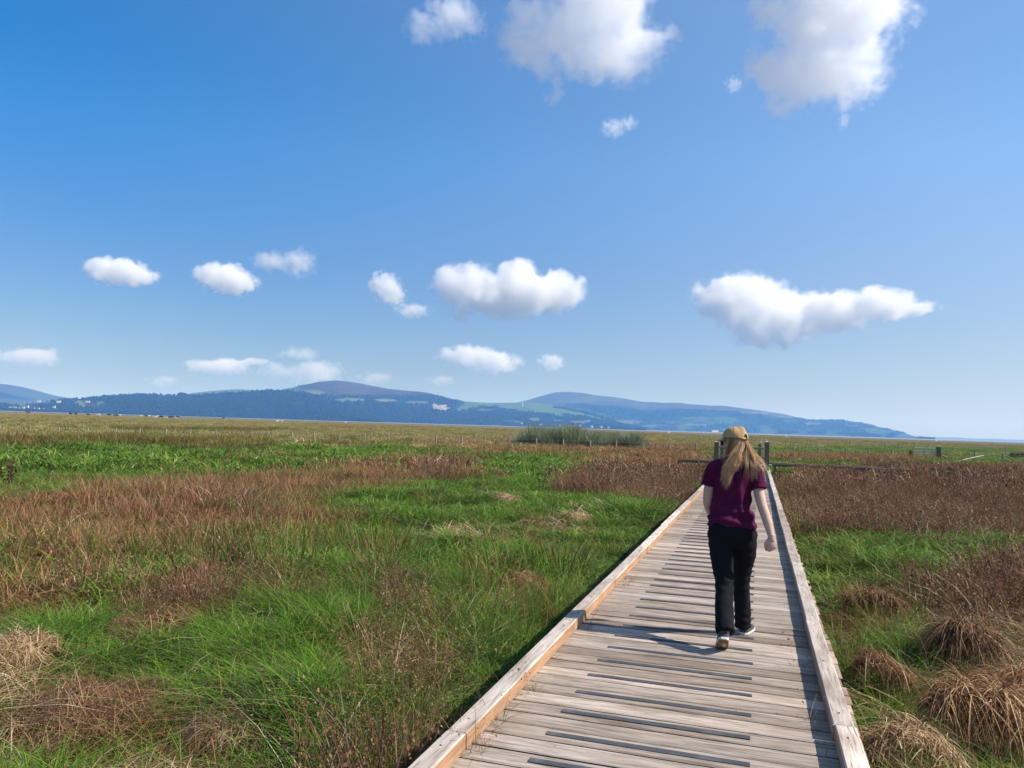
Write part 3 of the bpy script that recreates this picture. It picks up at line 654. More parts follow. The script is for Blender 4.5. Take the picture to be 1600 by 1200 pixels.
for k_, a_ in enumerate([
    (118, 1105, .62, .20, BRN, "widest rust brown collapsed tussock, low on the left by the edge"), (5, 1046, .34, .14, PAL, "small straw tussock cut by the left frame edge"), (185, 1200, .46, .12, PAL, "straw tussock at the bottom left cut by the lower edge"), (350, 1125, .30, .035, PAL, "small pale tussock right of the widest brown one"),
    (240, 985, .50, .14, BRN, "dark brown tussock behind the widest collapsed one"), (700, 834, .60, .14, PAL, "pale straw tussock in the bright green grass left of the boardwalk middle"), (888, 812, .42, .14, PAL, "flat pinkish straw mat near the left kerb, farther along"), (788, 784, .40, .14, PAL, "small far straw mat below the lone dark weed stalk"),
    (903, 768, .45, .30, RED, "round dark rust tussock beyond the straw mats"), (812, 930, .36, .24, BRN, "brown matted tussock close to the left kerb"), (780, 748, .50, .26, RED, "rust tussock standing alone in far green grass at left centre"),
    (1512, 1035, .30, .33, MIXP, "tall hanging straw tussock at the right, upper of the big pair", 0, 700, .2), (1535, 1150, .36, .36, MIXP, "biggest pale hanging tussock at the lower right", 0, 900, .2), (1596, 1110, .24, .36, BRN, "brown hanging tussock cut by the right frame edge", 0, 700, .2), (1362, 962, .36, .26, BRN, "brown clump in green grass just right of the boardwalk", 0, 420, .2),
    (1425, 1190, .34, .22, PAL, "straw clump at the bottom right beside the plank ends", 0, 380, .2), (1375, 1062, .26, .24, BRN, "small olive brown tuft between the plank ends and the pale tussocks", 0, 260, .2)]):
    a_ = list(a_) + [0, 520, 1.][len(a_) - 6:]; a_[6] = 300 + k_; tussock(*a_)
def sector(n, r0, r1, half=math.radians(43)):
    a_ = rng.uniform(-half, half, n) + vaz; r_ = np.sqrt(rng.uniform(r0 ** 2, r1 ** 2, n))
    return -np.sin(a_) * r_, np.cos(a_) * r_
VK = [("green_grass", "fine green grass growing in matted tufts over the marsh", "grass"), ("rusty_dock", "reddish brown dead dock and rush standing in broad patches", "dead dock"), ("fallen_straw", "pale straw coloured dead grass lying in swathes over the green", "dry grass"),
      ("soft_rush", "dark olive rush stems with rusty tips among the grass", "rushes"), ("salt_grass", "tan low grass of the open saltmarsh beyond the fence", "marsh grass"),
      ("rust_grass", "rust orange withered grass matted between the green tufts", "dead grass")]
acc = {k: [] for k in range(6)}
for lod, r0, r1, dens in ((0, .9, 9.5, 40.), (1, 9.5, 30., 14.), (2, 30., 95., 3.2), (2, 95., 240., .95), (2, 240., 470., .22)):
    area = math.radians(43) * (r1 ** 2 - r0 ** 2); n = int(area * dens)
    X, Y = sector(n, r0, r1)
    out_ = (X < -1.76) | (X > .74) | (Y < -3) | (Y > 42.9); out_ &= ~((Y > 40.3) & (Y < 43.0) & (X < 8.0) & (X > -5.2))
    for tx, ty, tr in TUSS: out_ &= ((X - tx) ** 2 + (Y - ty) ** 2 > (tr * .8) ** 2) | (rng.random(n) < .16)
    X, Y = X[out_], Y[out_]
    px, py, dy, W = kinds(X, Y)
    W = W ** 1.25; W /= W.sum(1, keepdims=True); cs = W.cumsum(1); k = (rng.random((len(X), 1)) > cs).sum(1).clip(0, 5)
    Z = ground_z(X, Y)
    for q in range(6):
        mk = k == q; m = mk.sum()
        if not m: continue
        sc_ = rng.uniform(.75, 1.3, m); hz_ = sc_ * (.34 + 1.25 * fbm(X[mk] * 1.1 + 3 * q, Y[mk] * 1.1, 2) * (.7 + .6 * fbm(X[mk] * .25, Y[mk] * .25 + q, 2)))
        hug = np.exp(-np.maximum(np.maximum(-1.5 - X[mk], X[mk] - .62), 0) / .35) * .35      # shorter right beside the deck
        hz_ = hz_ * (1 - hug)
        turn = rng.uniform(0, 6.28, m) if q != 2 else rng.normal(2.4, 1.1, m)
        acc[q].append((np.c_[X[mk], Y[mk], Z[mk]], np.c_[rng.normal(0, .08, m), rng.normal(0, .08, m), turn], np.c_[sc_, sc_, hz_], lod * 3 + rng.integers(0, 3, m)))
for q in range(6):
    P = np.concatenate([t[0] for t in acc[q]]); R = np.concatenate([t[1] for t in acc[q]]); S = np.concatenate([t[2] for t in acc[q]]); I = np.concatenate([t[3] for t in acc[q]])
    pr = []
    for lod in range(3):
        for v in range(3):
            arr, mm = proto(q, lod, v + 10 * q); pr.append(leaf_obj("tuft", arr, mm))
    o = veg_points(VK[q][0], P, R, S, I, pr); tag(o, VK[q][1], VK[q][2])

# weeds in the cracks of the deck
def sprig(px, py, hgt, cols, label, seed, n=16, sprd=.05):
    p = at(px, py, 0); r_ = np.random.default_rng(seed)
    arr = join(blades(r_, n, sprd, (hgt * .5, hgt), .0034, .55, .6, .45, cols, segs=5, base=-.012), blades(r_, max(3, n // 4), sprd, (hgt * .8, hgt * 1.3), .003, .3, .3, .1, cols, segs=4, flakes=3, flake_size=.012, flake_cols=BRN[:3], base=-.012))
    o = leaf_obj("weed_sprig", arr, M_LEAF, True); o.location = (p[0], p[1], 0); tag(o, label, "weed", "weeds growing between the planks"); return o
GRB = [(.10, .13, .035), (.16, .13, .06), (.22, .14, .07), (.09, .15, .03)]
for k_, a_ in enumerate([
    (735, 1168, .16, BRN, "brown withered weed clump at the foot of the left kerb, nearest the camera", 60, .10), (775, 1128, .24, GRB, "tall green weed leaning on the left kerb near the camera"), (790, 1092, .17, GRB, "second green weed along the left kerb, just past the tall one"), (838, 1082, .13, GRB, "small upright green weed standing free of the left kerb"),
    (858, 1028, .12, BRN, "brown weed by the left kerb before the walker's shadow"), (915, 981, .17, GRB, "bushy weed against the left kerb in the walker's shadow"), (982, 915, .14, GRB, "low green weed by the left kerb beyond the shadow"), (1068, 808, .26, [(.28, .22, .06), (.20, .22, .05), (.34, .25, .09)], "yellowish grass growing over the left kerb far along", 40, .16),
    (1234, 948, .10, BRN, "brown weed at the edge of the right kerb shadow, farthest one"), (1240, 1008, .15, BRN, "dark branching weed at the shadow edge beside the right kerb"), (1246, 1042, .11, GRB, "weed at the shadow edge just nearer than the branching one"), (1266, 1125, .14, PAL, "single pale curled dead stem by the right kerb, nearest the camera", 5, .03)]):
    sprig(*a_[:5], 500 + k_, *(a_[5:] or ()))
# single tall plants
def stalk(px, py, ptop, label, cols, seed, name="weed_spike", n=3):
    p = at(px, py, -.42); p[2] = float(ground_z(np.array([p[0]]), np.array([p[1]]))[0]); d = ray(px, ptop); t = math.hypot(p[0], p[1]) / math.hypot(d[0], d[1]); hh = CAM_H + d[2] * t - p[2]
    r_ = np.random.default_rng(seed); wd_ = max(.006, .0013 * math.hypot(p[0], p[1]) * .5)
    arr = blades(r_, n, .04, (hh * .8, hh), wd_, .12, .1, .02, cols, segs=5, flakes=26, flake_size=wd_ * 3.5, flake_cols=cols)
    o = leaf_obj(name, arr, M_DEAD, True); o.location = p; tag(o, label, "weed"); return o
stalk(846, 782, 722, "lone dark seed stalk rising above the green grass left of centre", [(.06, .035, .025), (.09, .05, .03)], 1)
stalk(12, 765, 712, "dark brown dock spike at the left frame edge", [(.12, .05, .03), (.09, .04, .025)], 2, n=7)
for k_, (px, py, pt, lb) in enumerate([(1432, 845, 770, "tall pale arching grass stem, tallest over the brown dock at right"), (1470, 845, 775, "second tall pale stem standing right of the tallest one at right"), (240, 805, 712, "long pale stem leaning over the rust grass at left")]):
    p = at(px, py, -.40); d = ray(px, pt); t = math.hypot(p[0], p[1]) / math.hypot(d[0], d[1]); hh = CAM_H + d[2] * t - p[2]
    arr = blades(np.random.default_rng(40 + k_), 2, .02, (hh * .95, hh), .0065, .35, .5, .06, [(.60, .49, .33)], segs=7)
    o = leaf_obj("tall_dry_grass", arr, M_DEAD, True); o.location = p; o.rotation_euler = (0, 0, k_ * 1.1); tag(o, lb, "tall grass")
# reed bed far left of the gate
def reed_arr(seed):
    r_ = np.random.default_rng(seed); c = [(.13, .175, .085), (.19, .23, .12), (.10, .145, .07), (.30, .29, .18), (.24, .28, .17)]
    return join(blades(r_, 40, .45, (1.5, 2.25), .05, .12, .25, .05, c, segs=4), blades(r_, 70, .45, (.6, 1.4), .05, .35, .5, .3, c, segs=3, base=.1))
n_ = 430; px_ = rng.uniform(812, 1002, n_); dd_ = rng.uniform(0, 1, n_)
pp = np.array([at(x, horizon(x) + 33 - 5 * v, -.5) for x, v in zip(px_, dd_)])
pf = np.interp(px_, [810, 830, 870, 930, 985, 1003], [.55, .95, 1., .9, .85, .4]) * rng.uniform(.55, 1.2, n_) * (.62 + .75 * fbm(px_ * .09, px_ * 0 + 3, 3))
o = veg_points("reed_bed", pp, np.c_[np.zeros(n_), np.zeros(n_), rng.uniform(0, 6.28, n_)], np.c_[np.ones(n_), np.ones(n_), pf], rng.integers(0, 3, n_), [leaf_obj("reed", reed_arr(i), M_LEAF) for i in range(3)])
tag(o, "grey green bed of tall reeds standing in the rust grass behind centre", "reeds")
# dark leafy plants on the right
def bush(px, py, rad, hgt, cols, label, seed):
    p = at(px, py, -.45); r_ = np.random.default_rng(seed)
    arr = blades(r_, 60, rad * .5, (hgt * .5, hgt), .03, .5, .3, .15, cols, segs=3, flakes=14, flake_size=.13, flake_cols=cols)
    o = leaf_obj("leafy_bush", arr, M_LEAF, True); o.location = p; tag(o, label, "bush")
bush(1481, 752, .60, .75, [(.035, .055, .03), (.055, .085, .04), (.08, .11, .06)], "dark green leafy bush alone in the brown dock at right", 9)
bush(1590, 716, 1.1, .85, [(.02, .025, .02), (.035, .04, .03)], "dark low bush behind the fence at the right frame edge", 10)

# dry litter blown over the deck and caught along the kerbs
nl = 420; r_ = np.random.default_rng(77); V_, F_, C_ = blades(r_, nl, .01, (.03, .12), .0035, .9, .3, .98, STRW + BRN, segs=3, base=0.)
V_ = V_.reshape(nl, 8, 3); V_[:, :, 2] = V_[:, :, 2] * .10 + .003
side_ = r_.random(nl); lx = np.where(side_ < .42, -1.345 + np.abs(r_.normal(0, .05, nl)), np.where(side_ < .84, .402 - np.abs(r_.normal(0, .05, nl)), r_.uniform(-1.3, .38, nl))); ly = 2.8 + 14 * r_.random(nl) ** 1.5
V_[:, :, 0] += np.clip(lx, -1.34, .395)[:, None]; V_[:, :, 1] += ly[:, None]; V_[:, :, 0] = np.clip(V_[:, :, 0], -1.348, .405)
o = leaf_obj("grass_litter", (V_.reshape(-1, 3), F_, C_), M_DEAD, True); tag(o, "scraps of dry grass lying on the planks along the kerbs", "litter", kind='stuff')
# ------------------------------------------------------------------ timber materials
def timber(name, top, side, grain_axis=0, end=None, rough=.85, streak=.6, attr=True, gs=1.):
    """weathered timber: grain along one axis, each board its own tone, fresher colour on the sides"""
    mt, nt, out = new_mat(name)
    tc = N(nt, 'ShaderNodeTexCoord').outputs['Object']
    a = N(nt, 'ShaderNodeAttribute'); a.attribute_name = 'board'
    off = N(nt, 'ShaderNodeVectorMath'); off.operation = 'MULTIPLY_ADD'; L(nt, a.outputs['Fac'], off.inputs[0]); off.inputs[1].default_value = (37., 11., 5.); L(nt, tc, off.inputs[2])
    mp = N(nt, 'ShaderNodeMapping'); s3 = [60. * gs, 60. * gs, 60. * gs]; s3[grain_axis] = 3.4 * gs; mp.inputs['Scale'].default_value = s3; L(nt, off.outputs[0], mp.inputs[0])
    n1 = noise_n(nt, mp.outputs[0], 1., 5, .6)
    mp2 = N(nt, 'ShaderNodeMapping'); s4 = [9., 9., 9.]; s4[grain_axis] = 2.0; mp2.inputs['Scale'].default_value = s4; L(nt, off.outputs[0], mp2.inputs[0])
    n2 = noise_n(nt, mp2.outputs[0], 1., 4, .6)
    mp3 = N(nt, 'ShaderNodeMapping'); s5 = [160., 160., 160.]; s5[grain_axis] = 5.; mp3.inputs['Scale'].default_value = s5; L(nt, off.outputs[0], mp3.inputs[0])
    n3 = noise_n(nt, mp3.outputs[0], 1., 2, .5)
    base = mixc(nt, 1., ramp(nt, n1, [(.25, tuple(c * (1 - streak) for c in top)), (.5, top), (.78, tuple(min(1, c * (1 + streak * .8)) for c in top))]),
                ramp(nt, n2, [(.25, (.62, .54, .46)), (.5, (.98, .96, .94)), (.75, (1.2, 1.2, 1.2))]), 'MULTIPLY')
    base = mixc(nt, 1., base, ramp(nt, a.outputs['Fac'], [(0, (.62, .57, .52)), (.35, (.88, .85, .81)), (.7, (1.05, 1.05, 1.06)), (1, (1.35, 1.28, 1.2))]), 'MULTIPLY')
    base = mixc(nt, math_n(nt, 'GREATER_THAN', n3, .66), base, mixc(nt, 1., base, (.45, .40, .36), 'MULTIPLY'))
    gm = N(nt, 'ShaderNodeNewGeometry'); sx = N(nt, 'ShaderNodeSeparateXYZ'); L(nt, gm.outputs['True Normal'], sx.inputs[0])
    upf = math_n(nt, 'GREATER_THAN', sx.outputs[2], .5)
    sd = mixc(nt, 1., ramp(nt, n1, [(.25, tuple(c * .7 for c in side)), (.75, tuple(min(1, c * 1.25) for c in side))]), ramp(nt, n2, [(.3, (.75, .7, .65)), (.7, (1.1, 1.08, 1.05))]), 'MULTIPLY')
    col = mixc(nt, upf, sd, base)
    if end is not None:
        col = mixc(nt, math_n(nt, 'GREATER_THAN', math_n(nt, 'ABSOLUTE', sx.outputs[grain_axis]), .7), col, mixc(nt, 1., end, ramp(nt, a.outputs['Fac'], [(0, (.6, .55, .5)), (1, (1.3, 1.25, 1.2))]), 'MULTIPLY'))
    bsdf(nt, out, col, rough, .2, n1, .5, .004); return mt
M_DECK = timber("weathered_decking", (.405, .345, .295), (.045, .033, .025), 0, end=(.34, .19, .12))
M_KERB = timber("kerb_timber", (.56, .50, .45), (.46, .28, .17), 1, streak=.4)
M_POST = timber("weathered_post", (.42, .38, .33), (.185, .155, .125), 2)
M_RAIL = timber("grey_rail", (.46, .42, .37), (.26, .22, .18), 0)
M_BEAM = timber("old_beam", (.22, .17, .13), (.16, .12, .09), 1)
M_FPOST = simple_mat("silvered_fence_post", (.27, .245, .21), .9, .1, .3, 14., .3, .01)
M_WIRE = simple_mat("galvanised_wire", (.30, .30, .30), .5, .5, .1, 5.)
M_STEEL = simple_mat("galvanised_steel", (.48, .50, .52), .45, .5, .15, 8.)
M_SCREW = simple_mat("screw_steel", (.16, .15, .14), .5, .5, .1, 5.)
mt, nt, out = new_mat("grit_strip"); tc = N(nt, 'ShaderNodeTexCoord').outputs['Object']; nz = noise_n(nt, tc, 420., 2, .7); n2 = noise_n(nt, tc, 5., 3)
bsdf(nt, out, mixc(nt, 1., ramp(nt, nz, [(.3, (.050, .053, .060)), (.6, (.095, .100, .112)), (.8, (.20, .20, .20))]), ramp(nt, n2, [(.3, (.68, .68, .68)), (.55, (1., 1., 1.)), (.72, (1.7, 1.6, 1.45))]), 'MULTIPLY'), .9, .25, nz, .5, .002)
M_GRIT = mt

# ------------------------------------------------------------------ the boardwalk
X0, X1 = -1.47, .56; PITCH_Y = .1725; KH = .088
walk = empty("boardwalk", (0, 0, 0)); tag(walk, "long weathered timber boardwalk with low kerbs running straight out over the marsh", "boardwalk")
r = random.Random(3)
STRIP0 = 4.715 - .345 * 14
mb = MB()
y = STRIP0 - PITCH_Y / 2; k = 0
while y < 41.2:
    w_ = PITCH_Y - r.uniform(.015, .024); jr = r.uniform(-.008, .016); mb.box(((X0 + X1 + jr) / 2, y + PITCH_Y / 2, -.0185 + r.uniform(-.0022, .0022)), (X1 - X0 + jr, w_, .036), rz=r.uniform(-.0012, .0012), rx=r.uniform(-.006, .006), bev=.006, a=r.random())
    y += PITCH_Y; k += 1
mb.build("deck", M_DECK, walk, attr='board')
for side, xc in ((0, -1.405), (1, .462)):
    y = -.9 if side else -.55; i = 0
    while y < 40.9:
        ln = min(r.choice((2.4, 2.4, 3.0, 1.8)), 41.1 - y); c = MB(); wj = r.uniform(-.006, .006)
        c.box((xc + wj, y + ln / 2, KH / 2 + .004), (.108, ln - .006, KH), rz=r.uniform(-.0015, .0015), bev=.007, a=r.random())
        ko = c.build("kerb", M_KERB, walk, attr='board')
        for yy in (.18, ln * .5, ln - .18):
            if y + yy > 14: continue
            s_ = MB(); s_.tube([(xc + wj + r.uniform(-.015, .015), y + yy, KH + .001), (xc + wj + r.uniform(-.001, .001), y + yy, KH + .0065)], .0062, 10); s_.build("screw", M_SCREW, ko)
        y += ln; i += 1
ys = STRIP0; n_ = 0; proto_strip = None
while n_ < 100:
    if ys > 3.0:
        jx = r.uniform(-.006, .006)
        if proto_strip is None:
            proto_strip = MB().box((0, 0, 0), (1.027, .047, .0065), bev=.002).build("grip_strip", M_GRIT, walk); s_ = proto_strip
        else: s_ = proto_strip.copy(); link(s_, walk)
        s_.location = (-.5215 + jx, ys + .0, .0032); s_.rotation_euler = (0, 0, r.uniform(-.003, .003)); n_ += 1
    ys += .345
for xb in (-1.2, -.45, .3):
    MB().box((xb, 20.2, -.10), (.075, 41.8, .125), a=.3).build("beam", M_BEAM, walk, attr='board')
yy = 1.
while yy < 41:
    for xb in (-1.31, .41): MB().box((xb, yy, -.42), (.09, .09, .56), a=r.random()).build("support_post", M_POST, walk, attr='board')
    yy += 2.4

# the walk it meets beyond the gate
cross = empty("side_boardwalk", (1.5, 41.9, 0)); tag(cross, "low timber side boardwalk crossing beyond the gate posts at the far end", "boardwalk")
cb = MB(); x = -3.9
while x < 7.1: cb.box((x - 1.5 + .08, 0.05, -.02), (.16, 1.5, .036), a=r.random(), bev=.004); x += .17
cb.build("deck", timber("side_decking", (.36, .31, .27), (.25, .18, .13), 1), cross, attr='board')
for (xa, xb, yk) in ((-3.9, -2.3, -.74), (.75, 3.3, -.74), (3.36, 5.1, -.74), (5.14, 7.1, -.74), (-3.9, -.4, .84), (-.3, 3.4, .84), (3.5, 7.1, .84)):
    MB().box(((xa + xb) / 2 - 1.5, yk, .045), (xb - xa, .10, .085), a=r.random(), bev=.006).build("kerb", timber("grey_kerb", (.30, .25, .20), (.16, .12, .09), 0), cross, attr='board') if xa == -3.9 else MB().box(((xa + xb) / 2 - 1.5, yk, .045), (xb - xa, .10, .085), a=r.random(), bev=.006).build("kerb", bpy.data.materials["grey_kerb"], cross, attr='board')
for xb in (-3.9, -1.8, .9, 3., 5., 6.8): MB().box((xb - 1.5, -.6, -.3), (.09, .09, .5), a=.4).build("support_post", M_POST, cross, attr='board')

# gate posts and gate
def gp(px, ytop, yw, wd, label):
    d = ray(px, ytop); t = yw / d[1]; p = EYE + d * t
    o = empty("gate_post", (p[0], p[1], -.75)); tag(o, label, "gate post", "posts at the far end of the boardwalk")
    h = p[2] + .75
    MB().box((0, 0, h / 2 - .02), (wd, wd, h - .04), bev=.008, a=.35).build("shaft", M_POST, o, attr='board')
    q = MB(); hw = wd / 2 + .004; q.add([(-hw, -hw, h - .04), (hw, -hw, h - .04), (hw, hw, h - .04), (-hw, hw, h - .04), (-hw, -hw, h), (hw, -hw, h), (hw, hw, h), (-hw, hw, h), (0, 0, h + .05)], [(3, 2, 1, 0), (0, 1, 5, 4), (1, 2, 6, 5), (2, 3, 7, 6), (3, 0, 4, 7), (4, 5, 8), (5, 6, 8), (6, 7, 8), (7, 4, 8)], .8)
    q.build("cap", M_POST, o, attr='board'); return o
gp(1198.5, 690.5, 33.2, .185, "stout dark gate post right of the walker at the end of the kerb")
gp(1120, 690.5, 33.4, .185, "stout dark gate post half hidden behind the walker's cap and shoulder")
d1 = ray(1187, 693); t = 36.2 / d1[1]; pr_ = EYE + d1 * t; d2 = ray(1128, 693); pl_ = EYE + d2 * (36.2 / d2[1])
gate = empty("wooden_gate", (pr_[0], pr_[1], -.5)); tag(gate, "plain timber gate of horizontal rails across the walk behind the walker's head", "gate")
hg = pr_[2] + .5; wl = pl_[0] - pr_[0]
for xx in (0, wl): MB().box((xx, 0, hg / 2), (.13, .12, hg), bev=.006, a=.3).build("stile", M_POST, gate, attr='board')
for zz in (hg - .22, hg - .62, hg - 1.0): MB().box((wl / 2, -.08, zz), (abs(wl) + .35, .035, .10), a=.6, bev=.005).build("rail", M_RAIL, gate, attr='board')
MB().box((wl / 2, -.045, hg - .6), (math.hypot(wl, .8), .03, .08), ry=.42, a=.5).build("brace", M_RAIL, gate, attr='board')
q = MB(); q.tube([(-.06, -.09, hg + .0), (.03, -.09, hg + .09), (.12, -.07, hg + .05)], .02, 6); q.build("latch", M_STEEL, gate)

# ------------------------------------------------------------------ fences out on the marsh
def fence(name, label, posts, wires, pw=.11, stay=None):
    o = empty(name, tuple(posts[0][0])); tag(o, label, "fence"); o0 = Vector(posts[0][0])
    tops = []
    for i, (p, h) in enumerate(posts):
        l = Vector(p) - o0; q = MB(); lean = (r.uniform(-.04, .04), r.uniform(-.04, .04))
        q.tube([l + Vector((0, 0, -.4)), l + Vector((lean[0] * .5, lean[1] * .5, h * .5)), l + Vector((lean[0], lean[1], h))], [pw * .5, pw * .49, pw * .47], 8); q.build("post", M_FPOST, o)
        tops.append((l, h, lean))
    for f in wires:
        q = MB(); q.tube([l + Vector((ln[0] * f, ln[1] * f, h * f)) for l, h, ln in tops], .006, 4); q.build("wire", M_WIRE, o)
    return o
def post_at(x, ybase_dy, ytop, base_z=-.5):
    p = at(x, horizon(x) + ybase_dy, base_z); d = ray(x, ytop); t = math.hypot(p[0], p[1]) / math.hypot(d[0], d[1]); top = CAM_H + d[2] * t
    p[2] = base_z; return (tuple(p), max(.5, top - base_z))
lp = [(-90, 661), (-45, 663), (0, 664), (46, 665), (92, 666), (137, 667.5), (181, 668.5), (218, 669.3), (259, 670), (297, 671), (337, 672), (378, 673.5), (418, 674), (456, 674), (490, 674.5), (530, 676), (570, 677), (607, 679), (645, 680), (681, 680), (721, 682), (757, 682.6), (796, 683), (838, 684.5), (880, 686), (922, 687), (963, 688.5), (1005, 690), (1046, 691), (1088, 692)]
fence("wire_fence", "post and wire fence with silvered stakes crossing the marsh behind the green grass at left", [post_at(x, 34.5, y) for x, y in lp], (.85, .5), .15)
rp = [(1240, 697.5), (1279, 698.5), (1321, 700.5), (1357, 701.5), (1394, 702)]
fence("wire_fence", "short run of dark stakes between the boardwalk gate and the steel field gate", [post_at(x, 33, y) for x, y in rp], (.85, .45), .17)
rq = [(1523, 705), (1567, 708.5), (1612, 710), (1660, 711)]
fence("wire_fence", "stakes of the fence continuing right from the tall black gate post", [post_at(x, 34.5, y) for x, y in rq], (.85, .45), .18)
A = at(1050, horizon(1050) + 11.5, -.5); B = at(1450, horizon(1450) + 20.5, -.5); Cc_ = at(1700, horizon(1700) + 21.5, -.5)
fp = []
for P0, P1 in ((A, B), (B, Cc_)):
    n = int(np.linalg.norm(P1 - P0) / 3.3)
    for i in range(n): q = P0 + (P1 - P0) * (i / n); fp.append(((q[0] + r.uniform(-.2, .2), q[1], -.5), r.uniform(1.0, 1.3)))
fence("wire_fence", "farthest fence, a slanting line of many thin grey stakes on the saltmarsh at right", fp, (.85, .5), .17)

# steel field gate with its posts
p1, h1 = post_at(1423, 33, 704); p2, h2 = post_at(1466.5, 33.5, 698)
o = empty("field_gate_post", p1); tag(o, "short dark hanging post at the left of the steel field gate", "gate post"); MB().tube([(0, 0, -.3), (0, 0, h1)], [.16, .15], 10).build("shaft", M_POST, o)
o = empty("field_gate_post", p2); tag(o, "tall thick black gate post with a slanting strut right of the steel gate", "gate post")
MB().box((0, 0, h2 / 2), (.36, .36, h2), bev=.02, a=.1).build("shaft", M_POST, o, attr='board'); MB().tube([(.25, .0, h2 * .35), (1.3, 0, -.05)], [.1, .11], 8).build("strut", M_POST, o)
gx = Vector(p2) - Vector(p1); fg = empty("field_gate", p1); tag(fg, "grey tubular steel field gate hung between dark posts on the right", "gate")
a0 = gx.normalized() * .35; a1 = gx - gx.normalized() * .3
MB().tube([a0 + Vector((0, 0, .15)), a0 + Vector((0, 0, 1.12)), a1 + Vector((0, 0, 1.12)), a1 + Vector((0, 0, .15)), a0 + Vector((0, 0, .15))], .045, 8).build("frame", M_STEEL, fg)
for zz in (.35, .58, .84): MB().tube([a0 + Vector((0, 0, zz)), a1 + Vector((0, 0, zz))], .03, 6).build("bar", M_STEEL, fg)
MB().tube([a0 + (a1 - a0) * .5 + Vector((0, 0, .15)), a0 + (a1 - a0) * .5 + Vector((0, 0, 1.12))], .028, 6).build("upright", M_STEEL, fg)
pa = at(1487, 723.5, -.35); pb = at_dist(1537, 711.5, math.hypot(*at(1537, 720, -.5)[:2]))
fo = empty("leaning_pole", tuple(pa)); tag(fo, "pale bare pole lying slantwise against a stake right of the tall gate post", "pole")
MB().tube([(0, 0, 0), tuple((pb - pa) * .5 + np.array([0, 0, .03])), tuple(pb - pa)], [.07, .06, .04], 8).build("stem", simple_mat("bleached_pole", (.34, .32, .29), .9, .1), fo)
fo["label"] = fo["label"]

# ------------------------------------------------------------------ cattle and sheep far out
def beast(name, label, cat, group, x, y, col, L_=2.2, hgt=1.4, facing=0., lying=False):
    hz_ = horizon(x); dist = min(760., max(330., 2.12 * FPX / max(y - hz_, 2.4))); p = at_dist(x, y, dist); p[2] = -.5
    o = empty(name, tuple(p), facing); tag(o, label, cat, group); b = MB()
    zc = hgt * (.68 if not lying else .33); rr_ = hgt * .27
    b.tube([(-L_ * .40, 0, zc), (-L_ * .34, 0, zc + .02), (-L_ * .1, 0, zc - .02), (L_ * .15, 0, zc - .03), (L_ * .30, 0, zc + .02), (L_ * .40, 0, zc + hgt * .1), (L_ * .50, 0, zc + hgt * .17), (L_ * .60, 0, zc + hgt * .12), (L_ * .68, 0, zc + hgt * .02)], [.05, rr_ * .85, rr_ * 1.02, rr_ * .98, rr_ * .85, rr_ * .52, rr_ * .45, rr_ * .36, rr_ * .22], 10)
    for sx, sy in ((-.3, .16), (-.3, -.16), (.24, .16), (.24, -.16)):
        if not lying: b.tube([(sx * L_, sy * hgt, zc), (sx * L_ + (.03 if sx > 0 else -.05), sy * hgt, zc * .5), (sx * L_, sy * hgt, 0)], [hgt * .1, hgt * .055, hgt * .05], 6)
    b.tube([(-L_ * .40, 0, zc + hgt * .12), (-L_ * .45, 0, zc - hgt * .1), (-L_ * .45, 0, zc - hgt * .3)], [.03, .025, .035], 5)
    for s in (-1, 1): b.tube([(L_ * .5, s * .1, zc + hgt * .22), (L_ * .5, s * .3, zc + hgt * .2)], [.06, .03], 5)
    b.build("body", col, o, smooth=True); return o
M_BLACK = simple_mat("black_hide", (.018, .016, .016), .7, .3); M_WHITE = simple_mat("cream_hide", (.62, .58, .52), .8, .2); M_BROWN = simple_mat("brown_hide", (.09, .045, .028), .8, .2); M_FLEECE = simple_mat("fleece", (.62, .60, .55), .95, .1)
cows = [(44, 645.4, 'b', "black cow standing alone at the far left edge of the marsh"), (110, 647.6, 'b', "larger of two black cows close together, left of the herd"), (118.5, 647.6, 'b', "smaller black cow just right of another black one"), (138, 649, 'n', "faint brown cow alone between the black pair and the herd"), (154, 649.4, 'w', "cream cow alone just left of the first herd cluster"),
        (170, 649.6, 'b', "black cow at the left end of the small mixed cluster"), (176.5, 649.5, 'w', "cream cow seen end on inside the small mixed cluster"), (179.5, 650, 'n', "brown cow in the middle of the small mixed cluster"), (183.5, 650, 'b', "narrow black cow next to the bright cream one in the small cluster"), (187, 650.4, 'w', "bright cream cow at the right end of the small mixed cluster"),
        (220, 651, 'w', "cream cow standing alone between the two clusters"), (229, 651.4, 'n', "dark brown cow right of the lone cream cow"), (232, 651.4, 'w', "thin cream cow behind the dark brown cow"), (243, 652.2, 'w', "cream cow lying at the left end of the big cluster"), (248, 652, 'w', "cream cow standing second in the big cluster"), (250.6, 652.6, 'b', "black cow overlapping a cream one in the big cluster"), (253, 652.2, 'b', "tallest black cow of the big cluster"),
        (258.5, 653.4, 'w', "long cream cow lying in front of the big cluster"), (265, 653.2, 'n', "brown cow in the middle of the big cluster"), (269, 652.8, 'b', "black cow right of the long cream cow"), (275, 654, 'w', "cream cow lying near the right end of the big cluster"), (278, 653, 'b', "black cow at the right end of the big cluster"), (349, 654.2, 'b', "black cow alone far right of the herd")]
for x, y, c, lb in cows:
    beast("cow", lb, "cow", "cattle grazing far out on the marsh", x, y, {'b': M_BLACK, 'w': M_WHITE, 'n': M_BROWN}[c], facing=PSI + r.choice((0, math.pi)) + r.uniform(-.6, .6), lying='lying' in lb)
